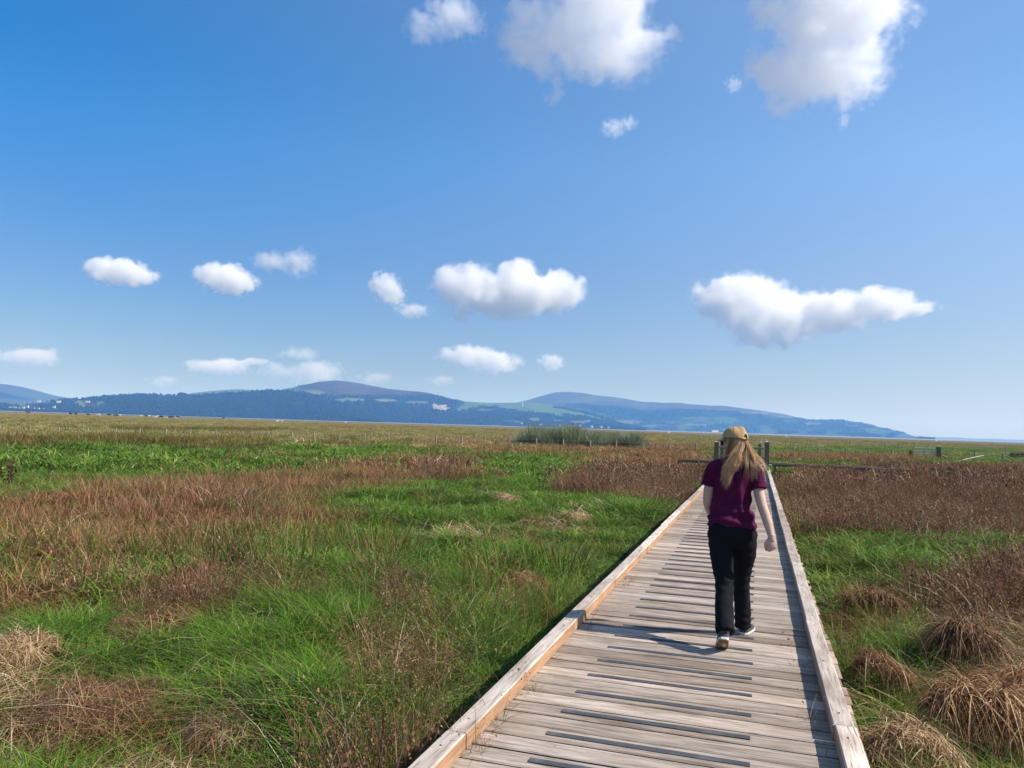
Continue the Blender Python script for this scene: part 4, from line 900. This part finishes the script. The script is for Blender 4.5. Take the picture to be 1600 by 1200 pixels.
sheep = [(433, 659.5, "left one of two white sheep below the wooded slope"), (440, 659.8, "right one of two white sheep below the wooded slope"), (540, 661.5, "lone white sheep below the summit of the main hill"), (1045, 677.4, "white sheep left of the walker's cap"), (1218, 682, "white sheep just right of the walker on the far marsh"), (1228, 682.4, "second white sheep right of the walker, beside another"), (1264, 683.4, "white sheep alone below the falling end of the hills"), (1463, 690.2, "white sheep near the marsh edge above the tall gate post")]
for x, y, lb in sheep: beast("sheep", lb, "sheep", "sheep scattered far out on the marsh", x, y, M_FLEECE, 1.5, 1.05, PSI + r.uniform(-.7, .7))

# ------------------------------------------------------------------ houses on the far shore, wind turbines
M_WALLW = simple_mat("white_render", (.60, .585, .55), .9, .1, .1, .2); M_ROOF = simple_mat("slate", (.16, .15, .15), .8, .2, .2, .5); M_GLASS = simple_mat("dark_pane", (.05, .06, .07), .2, .5, .1)
def house(px, py, label, wd=10., dp=7., h=3.6, dist=3930., rot=0.):
    p = at_dist(px, py, dist); o = empty("house", (p[0], p[1], p[2] - h * .5), PSI + rot); tag(o, label, "house", "white houses on the far shore")
    wl = MB(); wl.add([(-wd / 2, -dp / 2, -4), (wd / 2, -dp / 2, -4), (wd / 2, dp / 2, -4), (-wd / 2, dp / 2, -4), (-wd / 2, -dp / 2, h), (wd / 2, -dp / 2, h), (wd / 2, dp / 2, h), (-wd / 2, dp / 2, h), (-wd / 2, 0, h + 3), (wd / 2, 0, h + 3)], [(0, 1, 5, 4), (1, 2, 6, 9, 5), (2, 3, 7, 6), (3, 0, 4, 8, 7), (3, 2, 1, 0)]); wl.build("wall", M_WALLW, o)
    rf = MB(); e = .5; rf.add([(-wd / 2 - e, -dp / 2 - e, h - .3), (wd / 2 + e, -dp / 2 - e, h - .3), (wd / 2 + e, 0, h + 3.2), (-wd / 2 - e, 0, h + 3.2), (wd / 2 + e, dp / 2 + e, h - .3), (-wd / 2 - e, dp / 2 + e, h - .3)], [(0, 1, 2, 3), (3, 2, 4, 5)]); ro = rf.build("roof", M_ROOF, o)
    MB().box((wd / 2 - 1.2, 0, h + 3.6), (1.2, 1., 2.)).build("chimney", M_WALLW, ro)
    for xx in (-wd * .3, wd * .3): MB().box((xx, -dp / 2 - .03, h * .55), (1.5, .12, 1.6)).build("window", M_GLASS, o)
hs = [(6, 638.2, "white house at the extreme left end of the far village"), (20, 636.8, "broad pale house group front, brightest in the left village", 26), (29, 638.4, "low white house in front of the brightest one in the left village"), (36, 636.5, "gabled white house in the middle of the left village"), (43, 634.8, "tall white house standing highest in the left village"), (51, 638.6, "long white house by the shore, right half of the left village", 20), (60, 638.8, "small white house by the shore right of the long one"), (67, 639.6, "white cottage fourth from the right end of the left village"), (76, 640.4, "white cottage third from the right end of the left village"), (86, 640.8, "white cottage second from the right end of the left village"), (103, 641.6, "wide pale building at the right end of the left village shore", 24), (84.5, 635.6, "lone white house on the wooded slope above the left village"), (61, 626, "white farmhouse high on the pale green hillside at far left"), (92, 627.2, "white farmhouse on the ridge edge above the left woods", 16), (137, 627.5, "pale farm building beside fields on the left ridge", 18),
      (302, 651, "low white building on the shore below the left turbine", 20), (357, 649.4, "white cottage above the shore below the back hill"), (815, 660.8, "white house by itself left of the reed bed"), (845, 663.4, "bright white house at the shore above the reeds"), (875, 664.6, "white house left of a close pair above the reeds"), (889, 665.2, "left house of a close pair above the reeds"), (896, 665.4, "right house of a close pair above the reeds"), (906, 665, "taller white house near the middle of the village over the reeds"), (925, 666.4, "white house right of the taller one over the reeds"), (940, 666.8, "white house over the right half of the reed bed"), (951, 667.6, "last white house of the village over the reeds"), (1117, 673.2, "long pale sheds on the shore left of the walker's cap", 36), (1203, 675.4, "small white tower house on the shore right of the walker")]
for t in hs: house(t[0], t[1], t[2], *(t[3:4] or (11.,)), rot=r.uniform(-.4, .4))
M_TURB = simple_mat("turbine_white", (.80, .80, .80), .5, .3, .03)
def turbine(x, ybase, ytop, dist, label, ph):
    p = at_dist(x, ybase, dist); tp = at_dist(x, ytop, dist); hh = tp[2] - p[2]
    o = empty("wind_turbine", (p[0], p[1], p[2] - 8), PSI); tag(o, label, "wind turbine"); H_ = hh + 8
    MB().tube([(0, 0, 0), (0, 0, H_)], [3.0, 1.8], 12).build("tower", M_TURB, o); MB().box((0, -1.5, H_ + 1), (3.4, 8, 3.4), bev=.6).build("nacelle", M_TURB, o)
    for k_ in range(3):
        a = ph + k_ * 2 * math.pi / 3; bl = hh * .62; d = Vector((math.sin(a), 0, math.cos(a)))
        MB().tube([Vector((0, -6.2, H_ + 1)), Vector((0, -6.2, H_ + 1)) + d * bl * .25, Vector((0, -6.2, H_ + 1)) + d * bl], [1.2, 1.9, .5], 6, flat=.35).build("blade", M_TURB, o)
turbine(390, 613.5, 604.5, 6900, "white wind turbine on the back ridge left of the main hill", .12)
turbine(816.5, 634.5, 629.5, 5650, "small white wind turbine on the green saddle between the hills", .5)
# ------------------------------------------------------------------ the walker
PO = Vector((-.165, 6.32, 0))
person = empty("person", tuple(PO)); tag(person, "woman in tan cap, maroon shirt and black trousers walking away along the boardwalk", "person")
def fabric(name, c, rough=.9, spec=.15, wscale=14., wstr=.35, sheen=.1):
    mt, nt, out = new_mat(name); tc = N(nt, 'ShaderNodeTexCoord').outputs['Object']
    n1 = noise_n(nt, tc, wscale, 4, .55); n2 = noise_n(nt, tc, 900., 1, .5)
    h = math_n(nt, 'MULTIPLY_ADD', n2, .05, n1)
    col = ramp(nt, n1, [(.3, tuple(q * .88 for q in c)), (.7, tuple(q * 1.1 for q in c))])
    b = bsdf(nt, out, col, rough, spec, h, wstr, .012); b.inputs['Sheen Weight'].default_value = sheen; return mt
M_SHIRT = fabric("maroon_jersey", (.082, .0062, .040), .85, .15, 11., .35, .0)
M_TROU = fabric("black_twill", (.008, .0085, .0115), .85, .14, 16., .5, .0)
M_CAP = fabric("tan_cotton", (.52, .34, .16), .9, .1, 30., .25)
mt, nt, out = new_mat("skin"); tc = N(nt, 'ShaderNodeTexCoord').outputs['Object']
b = bsdf(nt, out, ramp(nt, noise_n(nt, tc, 30., 3), [(.3, (.50, .32, .25)), (.7, (.58, .40, .33))]), .55, .3, noise_n(nt, tc, 260., 2), .08, .002)
b.inputs['Subsurface Weight'].default_value = .12; b.inputs['Subsurface Radius'].default_value = (.01, .004, .002); M_SKIN = mt
M_UPPER = fabric("grey_mesh_upper", (.055, .058, .062), .8, .2, 60., .3); M_SOLE = simple_mat("white_foam_sole", (.66, .63, .58), .7, .2, .15, 30.); M_OUT = simple_mat("brown_rubber_outsole", (.20, .135, .09), .8, .2, .25, 40., .5, .004)
M_LENS = simple_mat("dark_lens", (.02, .02, .025), .15, .5, .05)

def ring_loft(mb, rings, n=28, sq=2.3):
    """rings: (centre, rx, ry) horizontal superellipses from bottom to top"""
    vs = []; fs = []
    for c, rx, ry in rings:
        for k in range(n):
            t = 2 * math.pi * k / n; cx, sx = math.cos(t), math.sin(t)
            vs.append((c[0] + rx * math.copysign(abs(cx) ** (2 / sq), cx), c[1] + ry * math.copysign(abs(sx) ** (2 / sq), sx), c[2]))
    for i in range(len(rings) - 1):
        for k in range(n): fs.append((i * n + k, i * n + (k + 1) % n, (i + 1) * n + (k + 1) % n, (i + 1) * n + k))
    fs.append(tuple(reversed(range(n)))); fs.append(tuple(range((len(rings) - 1) * n, len(rings) * n)))
    mb.add(vs, fs)
def ellipsoid(mb, c, r, M=None, nu=16, nv=10):
    vs = []; fs = []
    for j in range(nv + 1):
        ph = math.pi * j / nv
        for i in range(nu): t = 2 * math.pi * i / nu; vs.append(Vector((r[0] * math.sin(ph) * math.cos(t), r[1] * math.sin(ph) * math.sin(t), -r[2] * math.cos(ph))))
    for j in range(nv):
        for i in range(nu): fs.append((j * nu + i, j * nu + (i + 1) % nu, (j + 1) * nu + (i + 1) % nu, (j + 1) * nu + i))
    if M is not None: vs = [M @ q for q in vs]
    mb.add([q + Vector(c) for q in vs], fs)
def limb(mb, pts, rad, n=14, sub=6):
    """a smooth tapering limb through the joints (Catmull-Rom)"""
    P = [Vector(p) for p in pts]; P = [P[0] * 2 - P[1]] + P + [P[-1] * 2 - P[-2]]; R = [rad[0]] + list(rad) + [rad[-1]]; pp = []; rr_ = []
    for i in range(1, len(P) - 2):
        for s in range(sub + (1 if i == len(P) - 3 else 0)):
            t = s / sub
            q = .5 * ((2 * P[i]) + (-P[i - 1] + P[i + 1]) * t + (2 * P[i - 1] - 5 * P[i] + 4 * P[i + 1] - P[i + 2]) * t * t + (-P[i - 1] + 3 * P[i] - 3 * P[i + 1] + P[i + 2]) * t ** 3)
            pp.append(q); rr_.append(R[i] * (1 - t) + R[i + 1] * t)
    mb.tube(pp, rr_, n)
def weld(mb, name, mat, parent, voxel, smooth=4, factor=.5):
    o = mb.build(name, mat, None, True, do_link=False); COL.objects.link(o)
    md = o.modifiers.new('w', 'REMESH'); md.mode = 'VOXEL'; md.voxel_size = voxel
    ms = o.modifiers.new('s', 'SMOOTH'); ms.iterations = smooth; ms.factor = factor
    me = bpy.data.meshes.new_from_object(o.evaluated_get(bpy.context.evaluated_depsgraph_get())); o.modifiers.clear(); o.data = me
    me.polygons.foreach_set("use_smooth", [True] * len(me.polygons)); me.materials.clear(); me.materials.append(mat); o.parent = parent; return o
def wrinkle(o, fn):
    me = o.data; nrm = [v.normal.copy() for v in me.vertices]
    for v, n in zip(me.vertices, nrm): v.co += n * fn(v.co)
    me.update()
nz3 = lambda p, s: mnoise.noise(Vector(p) * s)

YAW = math.radians(50); HEAD_C = Vector((-.002, .03, 1.545))
HM = Matrix.Translation(HEAD_C) @ Matrix.Rotation(YAW, 4, 'Z') @ Matrix.Rotation(math.radians(-6), 4, 'X')
H3 = HM.to_3x3()
def hp(x, y, z): return HM @ Vector((x, y, z))

# --- body: head with face, neck, trunk, arms with hands, legs, in one skin
bm_ = MB()
ellipsoid(bm_, hp(0, -.008, .015), (.072, .092, .098), H3); ellipsoid(bm_, hp(0, .022, -.045), (.056, .066, .070), H3); ellipsoid(bm_, hp(0, .062, -.088), (.024, .022, .020), H3)
bm_.tube([hp(0, .080, .012), hp(0, .098, -.022), hp(0, .108, -.036), hp(0, .088, -.042)], [.008, .011, .014, .010], 8)
ellipsoid(bm_, hp(0, .083, -.060), (.022, .010, .006), H3); ellipsoid(bm_, hp(0, .081, -.071), (.020, .010, .007), H3)
for s in (-1, 1):
    ellipsoid(bm_, hp(s * .074, -.004, -.012), (.010, .019, .032), H3); ellipsoid(bm_, hp(s * .036, .066, -.030), (.022, .020, .022), H3); ellipsoid(bm_, hp(s * .034, .078, .026), (.022, .012, .009), H3)
limb(bm_, [(.0, -.005, 1.32), (0, 0, 1.40), tuple(hp(0, -.02, -.06))], [.066, .050, .050])
ring_loft(bm_, [((-.015, 0, .76), .13, .10), ((-.015, 0, .86), .15, .105), ((-.02, 0, .98), .12, .085), ((-.02, 0, 1.06), .115, .08), ((-.01, 0, 1.2), .13, .095), ((0, 0, 1.31), .14, .09), ((0, 0, 1.37), .115, .065), ((0, 0, 1.41), .05, .05)])
LA = [(-.140, 0, 1.345), (-.182, .005, 1.21), (-.200, .02, 1.075), (-.185, .11, .985), (-.145, .215, .895)]
RA = [(.140, -.005, 1.345), (.176, -.03, 1.21), (.204, -.075, 1.085), (.248, -.115, .955), (.280, -.150, .840)]
for ch in (LA, RA): limb(bm_, ch, [.047, .043, .038, .036, .0255])
def hand(wr, d, side, palm_n, curl):
    """palm, four bent fingers of different lengths, thumb from the side of the palm"""
    d = Vector(d).normalized(); pn = Vector(palm_n); pn = (pn - d * pn.dot(d)).normalized(); ac = d.cross(pn).normalized() * side   # towards the thumb
    wr = Vector(wr); M = Matrix((ac, pn, d)).transposed()
    limb(bm_, [wr - d * .02, wr + d * .012, wr + d * .03], [.0255, .026, .024])
    ellipsoid(bm_, wr + d * .048, (.038, .0175, .046), M)
    for k, (off, ln, rr_) in enumerate(((.029, .036, .0078), (.0098, .041, .0082), (-.0097, .037, .0078), (-.0275, .029, .0068))):
        p = wr + d * (.082 - abs(k - 1.2) * .004) + ac * off; dd = d.copy(); pts = [p - d * .02, p]
        for j, f in enumerate((1., .72, .55)):
            ang = curl * (.75, 1.0, .8)[j] * (1 + .06 * k); ax = pn.cross(d).normalized()
            dd = Matrix.Rotation(-ang, 3, d.cross(pn).normalized() * -1) @ dd; p = p + dd * ln * f; pts.append(p)
        bm_.tube(pts, [rr_ * 1.05, rr_ * 1.08, rr_, rr_ * .9, rr_ * .72], 10)
    t0 = wr + d * .025 + ac * .026; t1 = t0 + (d * .8 + ac * .5 + pn * .35).normalized() * .036; t2 = t1 + (d * .9 + pn * .55 - ac * .15).normalized() * .028; t3 = t2 + (d * .7 + pn * .6 - ac * .4).normalized() * .022
    bm_.tube([t0 - d * .012, t0, t1, t2, t3], [.012, .0135, .0115, .010, .0075], 10)
hand(RA[-1], (.05, -.02, -1), -1, (-.35, .94, 0), 1.0)
hand(LA[-1], (.25, .75, -.65), 1, (.9, .3, -.2), .9)
LHIP, LKN, LAN = (-.10, -.005, .86), (-.058, -.135, .465), (-.040, -.405, .165)
RHIP, RKN, RAN = (.075, .01, .86), (.066, .150, .470), (.082, .240, .095)
for ch in ((LHIP, LKN, LAN), (RHIP, RKN, RAN)): limb(bm_, ch, [.078, .052, .036])
limb(bm_, [LAN, (-.045, -.36, .09), (-.05, -.27, .035)], [.034, .034, .026]); limb(bm_, [RAN, (.088, .29, .055), (.105, .38, .035)], [.034, .034, .026])
body = weld(bm_, "body", M_SKIN, person, .0042, 2, .4)
for s in (-1, 1):
    e = MB(); ellipsoid(e, hp(s * .034, .071, .006), (.0125, .0125, .0125), H3, 12, 8); e.build("eye", simple_mat("eye_white", (.75, .73, .70), .3, .5, .05), person, True)

# --- trousers
tb = MB()
ring_loft(tb, [((-.012, .0, .72), .165, .105), ((-.012, -.012, .80), .186, .128), ((-.012, -.012, .88), .178, .122), ((-.016, 0, .96), .155, .105), ((-.018, 0, 1.0), .148, .10)], sq=2.5)
limb(tb, [(-.100, -.01, .84), (-.082, -.065, .66), LKN, (-.052, -.26, .31), (-.037, -.398, .158)], [.101, .090, .070, .067, .071], 18)
limb(tb, [(.082, .0, .84), (.080, .075, .66), RKN, (.070, .200, .26), (.078, .235, .062)], [.101, .090, .068, .063, .065], 18)
tro = weld(tb, "trousers", M_TROU, person, .007, 5)
def tfold(p):
    w = .0
    kl = math.exp(-((p.z - .46) / .10) ** 2); w += kl * .0035 * math.sin(p.z * 95 + nz3(p, 9.) * 2.5 + p.x * 20)
    an = math.exp(-((p.z - .13) / .09) ** 2); w += an * .0035 * math.sin(p.z * 110 + nz3(p, 8.) * 3)
    se = math.exp(-((p.z - .74) / .09) ** 2); w += se * .003 * math.sin(p.z * 80 + p.x * 35 + nz3(p, 7.) * 3)
    return w + .003 * nz3(p, 10.) + .005 * nz3((p.x, p.y, p.z * .22), 15.) * (p.z < .72)
wrinkle(tro, tfold)

# --- shirt with sleeves, collar
sb = MB()
ring_loft(sb, [((-.014, -.004, .882), .190, .132), ((-.016, -.004, .93), .184, .128), ((-.022, -.002, 1.0), .160, .113), ((-.022, 0, 1.07), .146, .104), ((-.012, 0, 1.17), .150, .114), ((-.006, -.004, 1.27), .155, .116), ((-.004, -.004, 1.33), .152, .106), ((0, -.002, 1.375), .140, .085), ((0, 0, 1.405), .085, .066), ((0, .002, 1.43), .060, .058)], sq=2.25)
limb(sb, [(-.09, 0, 1.350), (-.155, .0, 1.322), (-.180, .005, 1.255), (-.190, .01, 1.195)], [.060, .062, .060, .061], 18)
limb(sb, [(.09, 0, 1.350), (.150, -.008, 1.322), (.174, -.025, 1.255), (.185, -.042, 1.190)], [.060, .062, .060, .061], 18)
shirt = weld(sb, "shirt", M_SHIRT, person, .0065, 4)
def sfold(p):
    lo = math.exp(-((p.z - .93) / .07) ** 2); w = lo * .010 * math.sin(p.z * 70 + nz3(p, 5.) * 3.5 + p.x * 8)
    di = math.exp(-((p.z - 1.07) / .11) ** 2) * max(0, min(1, p.x * 5 + .5)); w += di * .011 * math.sin((p.z * .8 - p.x * 1.0) * 70 + nz3(p, 6.) * 2)
    ve = math.exp(-((p.x - .045 + (p.z - 1.15) * .1) / .022) ** 2) * (1 if 1.0 < p.z < 1.3 else 0) * (p.y < 0); w += ve * .016
    v2 = math.exp(-((p.x + .09) / .03) ** 2) * (1 if 1.05 < p.z < 1.32 else 0) * (p.y < 0); w += v2 * .008
    return w + .006 * nz3(p, 9.) + .004 * nz3(p, 18.)
wrinkle(shirt, sfold)
q = MB(); q.tube([Vector((math.cos(t) * .062, math.sin(t) * .058 + .002, 1.412 - .012 * math.sin(t))) for t in np.linspace(0, 2 * math.pi, 25)], [.017] * 25, 8, cap=False, flat=.7); q.build("collar", M_SHIRT, person, True)
for ch, e in (((-.180, .005, 1.255), (-.1903, .0102, 1.193)), ((.174, -.025, 1.255), (.1855, -.0425, 1.187))):
    a = Vector(ch); b_ = Vector(e); dd = (b_ - a).normalized(); q = MB(); q.tube([b_ - dd * .022, b_ - dd * .02, b_ - dd * .001, b_ + dd * .002], [.0605, .0640, .0640, .0585], 22); q.build("cuff", M_SHIRT, person, True)

# --- shoes
def shoe(an, heel, yaw, pitch, label=None):
    M = Matrix.Translation(heel) @ Matrix.Rotation(yaw, 4, 'Z') @ Matrix.Rotation(pitch, 4, 'X')
    def out(t):   # half width along the length
        return .034 + .012 * math.sin(min(1, t * 1.25) * math.pi * .5) if t < .7 else .046 * math.sqrt(max(0, 1 - ((t - .7) / .30) ** 2)) + .001
    Ls = .262; n = 26; side = [(out(i / n) * (1 if i > 1 else .55 + .45 * i / 2), i / n * Ls) for i in range(n + 1)]
    pts = side + [(-x, y) for x, y in reversed(side)]
    def slab(z0, z1, g0, g1):
        vs = [M @ Vector((x * g0, y * (1 + (g0 - 1) * .4), z0 + .012 * max(0, (y / Ls - .75) / .25) ** 2)) for x, y in pts] + [M @ Vector((x * g1, y * (1 + (g1 - 1) * .4), z1 + .010 * max(0, (y / Ls - .75) / .25) ** 2)) for x, y in pts]
        k = len(pts); return vs, [tuple(reversed(range(k))), tuple(range(k, 2 * k))] + [(i, (i + 1) % k, k + (i + 1) % k, k + i) for i in range(k)]
    rt = None
    u = MB(); rings = []
    for t, h, wf in ((.0, .055, .55), (.06, .078, .9), (.2, .085, .95), (.34, .080, .95), (.48, .062, .95), (.65, .046, .97), (.82, .036, .95), (.95, .026, .8), (1., .016, .3)):
        w_ = max(.012, out(min(t, .97))) * wf; rings.append([M @ Vector((w_ * math.cos(a), t * Ls * .985 + .003, .018 + h * max(0, math.sin(a)) ** .8)) for a in np.linspace(0, math.pi, 13)] )
    vs = [p for rg in rings for p in rg]; k = 13; fs = []
    for i in range(len(rings) - 1):
        for j in range(k - 1): fs.append((i * k + j, (i + 1) * k + j, (i + 1) * k + j + 1, i * k + j + 1))
        fs.append((i * k + k - 1, (i + 1) * k + k - 1, (i + 1) * k, i * k))
    fs += [tuple(range(k)), tuple(reversed(range((len(rings) - 1) * k, len(rings) * k)))]
    u.add(vs, fs); up = u.build("shoe", M_UPPER, person, True)
    s_ = MB(); s_.add(*slab(.006, .022, 1.01, 1.03)); so_ = s_.build("midsole", M_SOLE, up)
    o_ = MB(); o_.add(*slab(.0, .0065, .93, .96)); o_.build("outsole", M_OUT, up)
    lc = MB()
    for t in (.42, .5, .58): lc.tube([M @ Vector((-.022, t * Ls, .075 - (t - .42) * .11)), M @ Vector((0, t * Ls, .083 - (t - .42) * .11)), M @ Vector((.022, t * Ls, .075 - (t - .42) * .11))], .003, 5)
    lc.build("lace", M_SOLE, up); return up
shoe(RAN, (.078, .195, .001), math.radians(-14), 0)
shoe(LAN, (-.042, -.462, .118), math.radians(8), math.radians(-33))

# --- cap
cp = MB(); n = 30; rings = []
for j in range(10):
    t = j / 9 * math.pi / 2; rings.append([hp(.087 * math.cos(t) ** .8 * math.cos(a), -.008 + .108 * math.cos(t) ** .8 * math.sin(a), .032 + .086 * math.sin(t) - .018 * (math.sin(a) < -.2) * math.cos(t) * min(1, -math.sin(a) - .2) * (1 if abs(math.cos(a)) > .28 else -1.3)) for a in np.linspace(0, 2 * math.pi, n, endpoint=False)])
vs = [p for rg in rings for p in rg]; fs = []
for i in range(9):
    for k in range(n): fs.append((i * n + k, i * n + (k + 1) % n, (i + 1) * n + (k + 1) % n, (i + 1) * n + k))
fs.append(tuple(range(9 * n, 10 * n))); cp.add(vs, fs); cap = cp.build("cap", M_CAP, person, True)
br = MB(); top = []; bot = []
for j in range(7):
    f = j / 6
    for i in range(15):
        a = math.radians(25 + 130 * i / 14); ext = .078 * f * max(0, math.sin((a - math.radians(25)) / math.radians(130) * math.pi)) ** .45
        x = .086 * math.cos(a) * (1 - .08 * f); yv = -.008 + .104 * math.sin(a) + ext; z = .030 - .10 * x * x * 10 * f * .35 - .012 * f
        top.append(hp(x, yv, z)); bot.append(hp(x, yv, z - .005))
k = len(top); fs = []
for j in range(6):
    for i in range(14):
        a = j * 15 + i; fs.append((a, a + 1, a + 16, a + 15)); fs.append((k + a, k + a + 15, k + a + 16, k + a + 1))
for i in range(14): a = 90 + i; fs.append((a, a + 1, k + a + 1, k + a))
br.add(top + bot, fs); br.build("brim", M_CAP, cap, True)
st = MB(); st.tube([hp(.050 * math.cos(t) , -.012 + .106 * math.sin(t), .010) for t in np.linspace(math.radians(215), math.radians(325), 10)], .009, 8, flat=.45); st.build("strap", fabric("tan_strap", (.28, .17, .08), .9), cap, True)
q = MB(); ellipsoid(q, hp(0, -.008, .119), (.008, .008, .004), H3, 10, 6); q.build("button", M_CAP, cap, True)
sm = MB()
for a in np.radians([30, 90, 150, 210, 270, 330]): sm.tube([hp(.0836 * math.cos(t) ** .8 * math.cos(a), -.008 + .1047 * math.cos(t) ** .8 * math.sin(a), .032 + .0866 * math.sin(t)) for t in np.linspace(.12, 1.5, 9)], .0014, 5)
sm.build("seam", fabric("seam_thread", (.30, .19, .09)), cap)
# --- glasses
gl = MB()
for s in (-1, 1): gl.tube([hp(s * .078, -.012, .004), hp(s * .077, .05, .008), hp(s * .068, .088, .007)], .0028, 6)
gl.tube([hp(-.068, .090, .008), hp(0, .101, .010), hp(.068, .090, .008)], .0026, 6); go_ = gl.build("sunglasses", M_LENS, person)
for s in (-1, 1):
    ln = MB(); ellipsoid(ln, hp(s * .036, .096, -.008), (.027, .004, .020), H3 @ Matrix.Rotation(-s * .18, 3, 'Z'), 14, 8); ln.build("lens", M_LENS, go_, True)

# --- hair: locks and single strands falling from under the cap
mt, nt, out = new_mat("fair_hair"); a_ = N(nt, 'ShaderNodeAttribute'); a_.attribute_name = 'board'
hc = ramp(nt, a_.outputs['Fac'], [(0, (.74, .47, .25)), (.35, (.96, .64, .35)), (.7, (1., .78, .52)), (1, (1., .89, .72))])
b = bsdf(nt, out, hc, .42, .5); tl_ = N(nt, 'ShaderNodeBsdfTranslucent'); L(nt, hc, tl_.inputs[0]); mx = N(nt, 'ShaderNodeMixShader'); mx.inputs[0].default_value = .56; L(nt, b.outputs[0], mx.inputs[1]); L(nt, tl_.outputs[0], mx.inputs[2]); L(nt, mx.outputs[0], out.inputs[0]); M_HAIR = mt
hr = random.Random(21); hb = MB()
def strand(root, end, r0, bulge, a, tw=.006, ph=0.):
    p0 = root; p3 = Vector(end)
    dn = Vector((p0.x, p0.y, p0.z)) - Vector((HEAD_C.x, HEAD_C.y, p0.z)); dn.normalize()
    p1 = p0 + dn * .022 + Vector((0, 0, -.065)); p2 = p0 * .38 + p3 * .62 + Vector((bulge[0], bulge[1], 0)) + Vector((0, -.012, .015))
    jy = hr.uniform(0, .014); pts = []; ph += hr.uniform(-.5, .5); am = hr.uniform(.7, 1.3) * tw
    for i in range(13):
        t = i / 12; q = p0 * (1 - t) ** 3 + p1 * 3 * t * (1 - t) ** 2 + p2 * 3 * t * t * (1 - t) + p3 * t ** 3
        q += Vector((math.sin(ph + t * 7), math.cos(ph * 1.7 + t * 6) * .6, 0)) * am * t
        # keep off the back, shoulders and head
        ty = -.124 + .9 * max(0, q.z - 1.36) - jy; wz = min(1., max(0., (1.47 - q.z) / .09)) * (1 if p3.y < -.09 else 0)
        q.y = q.y * (1 - wz) + min(q.y, ty) * wz
        pts.append(q)
    hb.tube(pts, [r0 * (1.0 if i < 8 else 1 - (i - 8) / 4.6) for i in range(13)], 5 if r0 > .003 else 3, cap=False, a=a, flat=.45)
def scalp(a0, a1, z0=-.035, z1=.028):
    a = math.radians(hr.uniform(a0, a1)); z = hr.uniform(z0, z1); return hp(.077 * math.cos(a), -.006 + .097 * math.sin(a), z)
# head angles: 270 = back of the head, 180 = her left side, 0/360 = her right side
def lot(nl, per, a0, a1, xs, ys, zs, tone, bul=(0, 0), tw=.009, sp=.007):
    """nl locks of fine strands, each lock gathered at its tip"""
    for _ in range(nl):
        e = (hr.uniform(*xs), hr.uniform(*ys), hr.uniform(*zs)); am = hr.uniform(a0, a1); ph = hr.uniform(0, 6.3); tl = min(1, max(0, hr.gauss(tone, .16)))
        for _k in range(per):
            s_ = hr.gauss(0, sp); strand(scalp(am - 9, am + 9), (e[0] + s_, e[1] + hr.gauss(0, .004), e[2] + abs(hr.gauss(0, .03))), hr.uniform(.0011, .0026), bul, min(1, max(0, tl + hr.gauss(0, .10))), tw, ph)
lot(14, 30, 210, 290, (-.088, -.025), (-.150, -.130), (1.215, 1.29), .5)
lot(7, 26, 215, 285, (-.075, -.030), (-.150, -.135), (1.16, 1.23), .6)
lot(9, 24, 270, 345, (.085, .165), (-.135, -.105), (1.225, 1.31), .75, (.02, 0))  # right-hand locks toned paler: sunlight from that side put into the hair colour
lot(6, 22, 300, 360, (.13, .195), (-.10, -.03), (1.25, 1.34), .8, (.02, 0))
lot(2, 24, 215, 265, (-.095, -.07), (-.135, -.11), (1.25, 1.33), .42)
lot(4, 20, 170, 215, (-.095, -.055), (-.03, .03), (1.35, 1.42), .35)
lot(8, 5, 285, 350, (.19, .275), (-.12, -.04), (1.24, 1.32), .85, (.03, 0), .010, .014)
lot(8, 8, 225, 320, (-.05, .09), (-.145, -.125), (1.29, 1.38), .7, (0, 0), .010)
hair = hb.build("hair", M_HAIR, person, True, attr='board')
q = MB(); ellipsoid(q, hp(0, -.016, .004), (.0765, .094, .062), H3); hs_ = q.build("hair_crown", M_HAIR, hair, True)
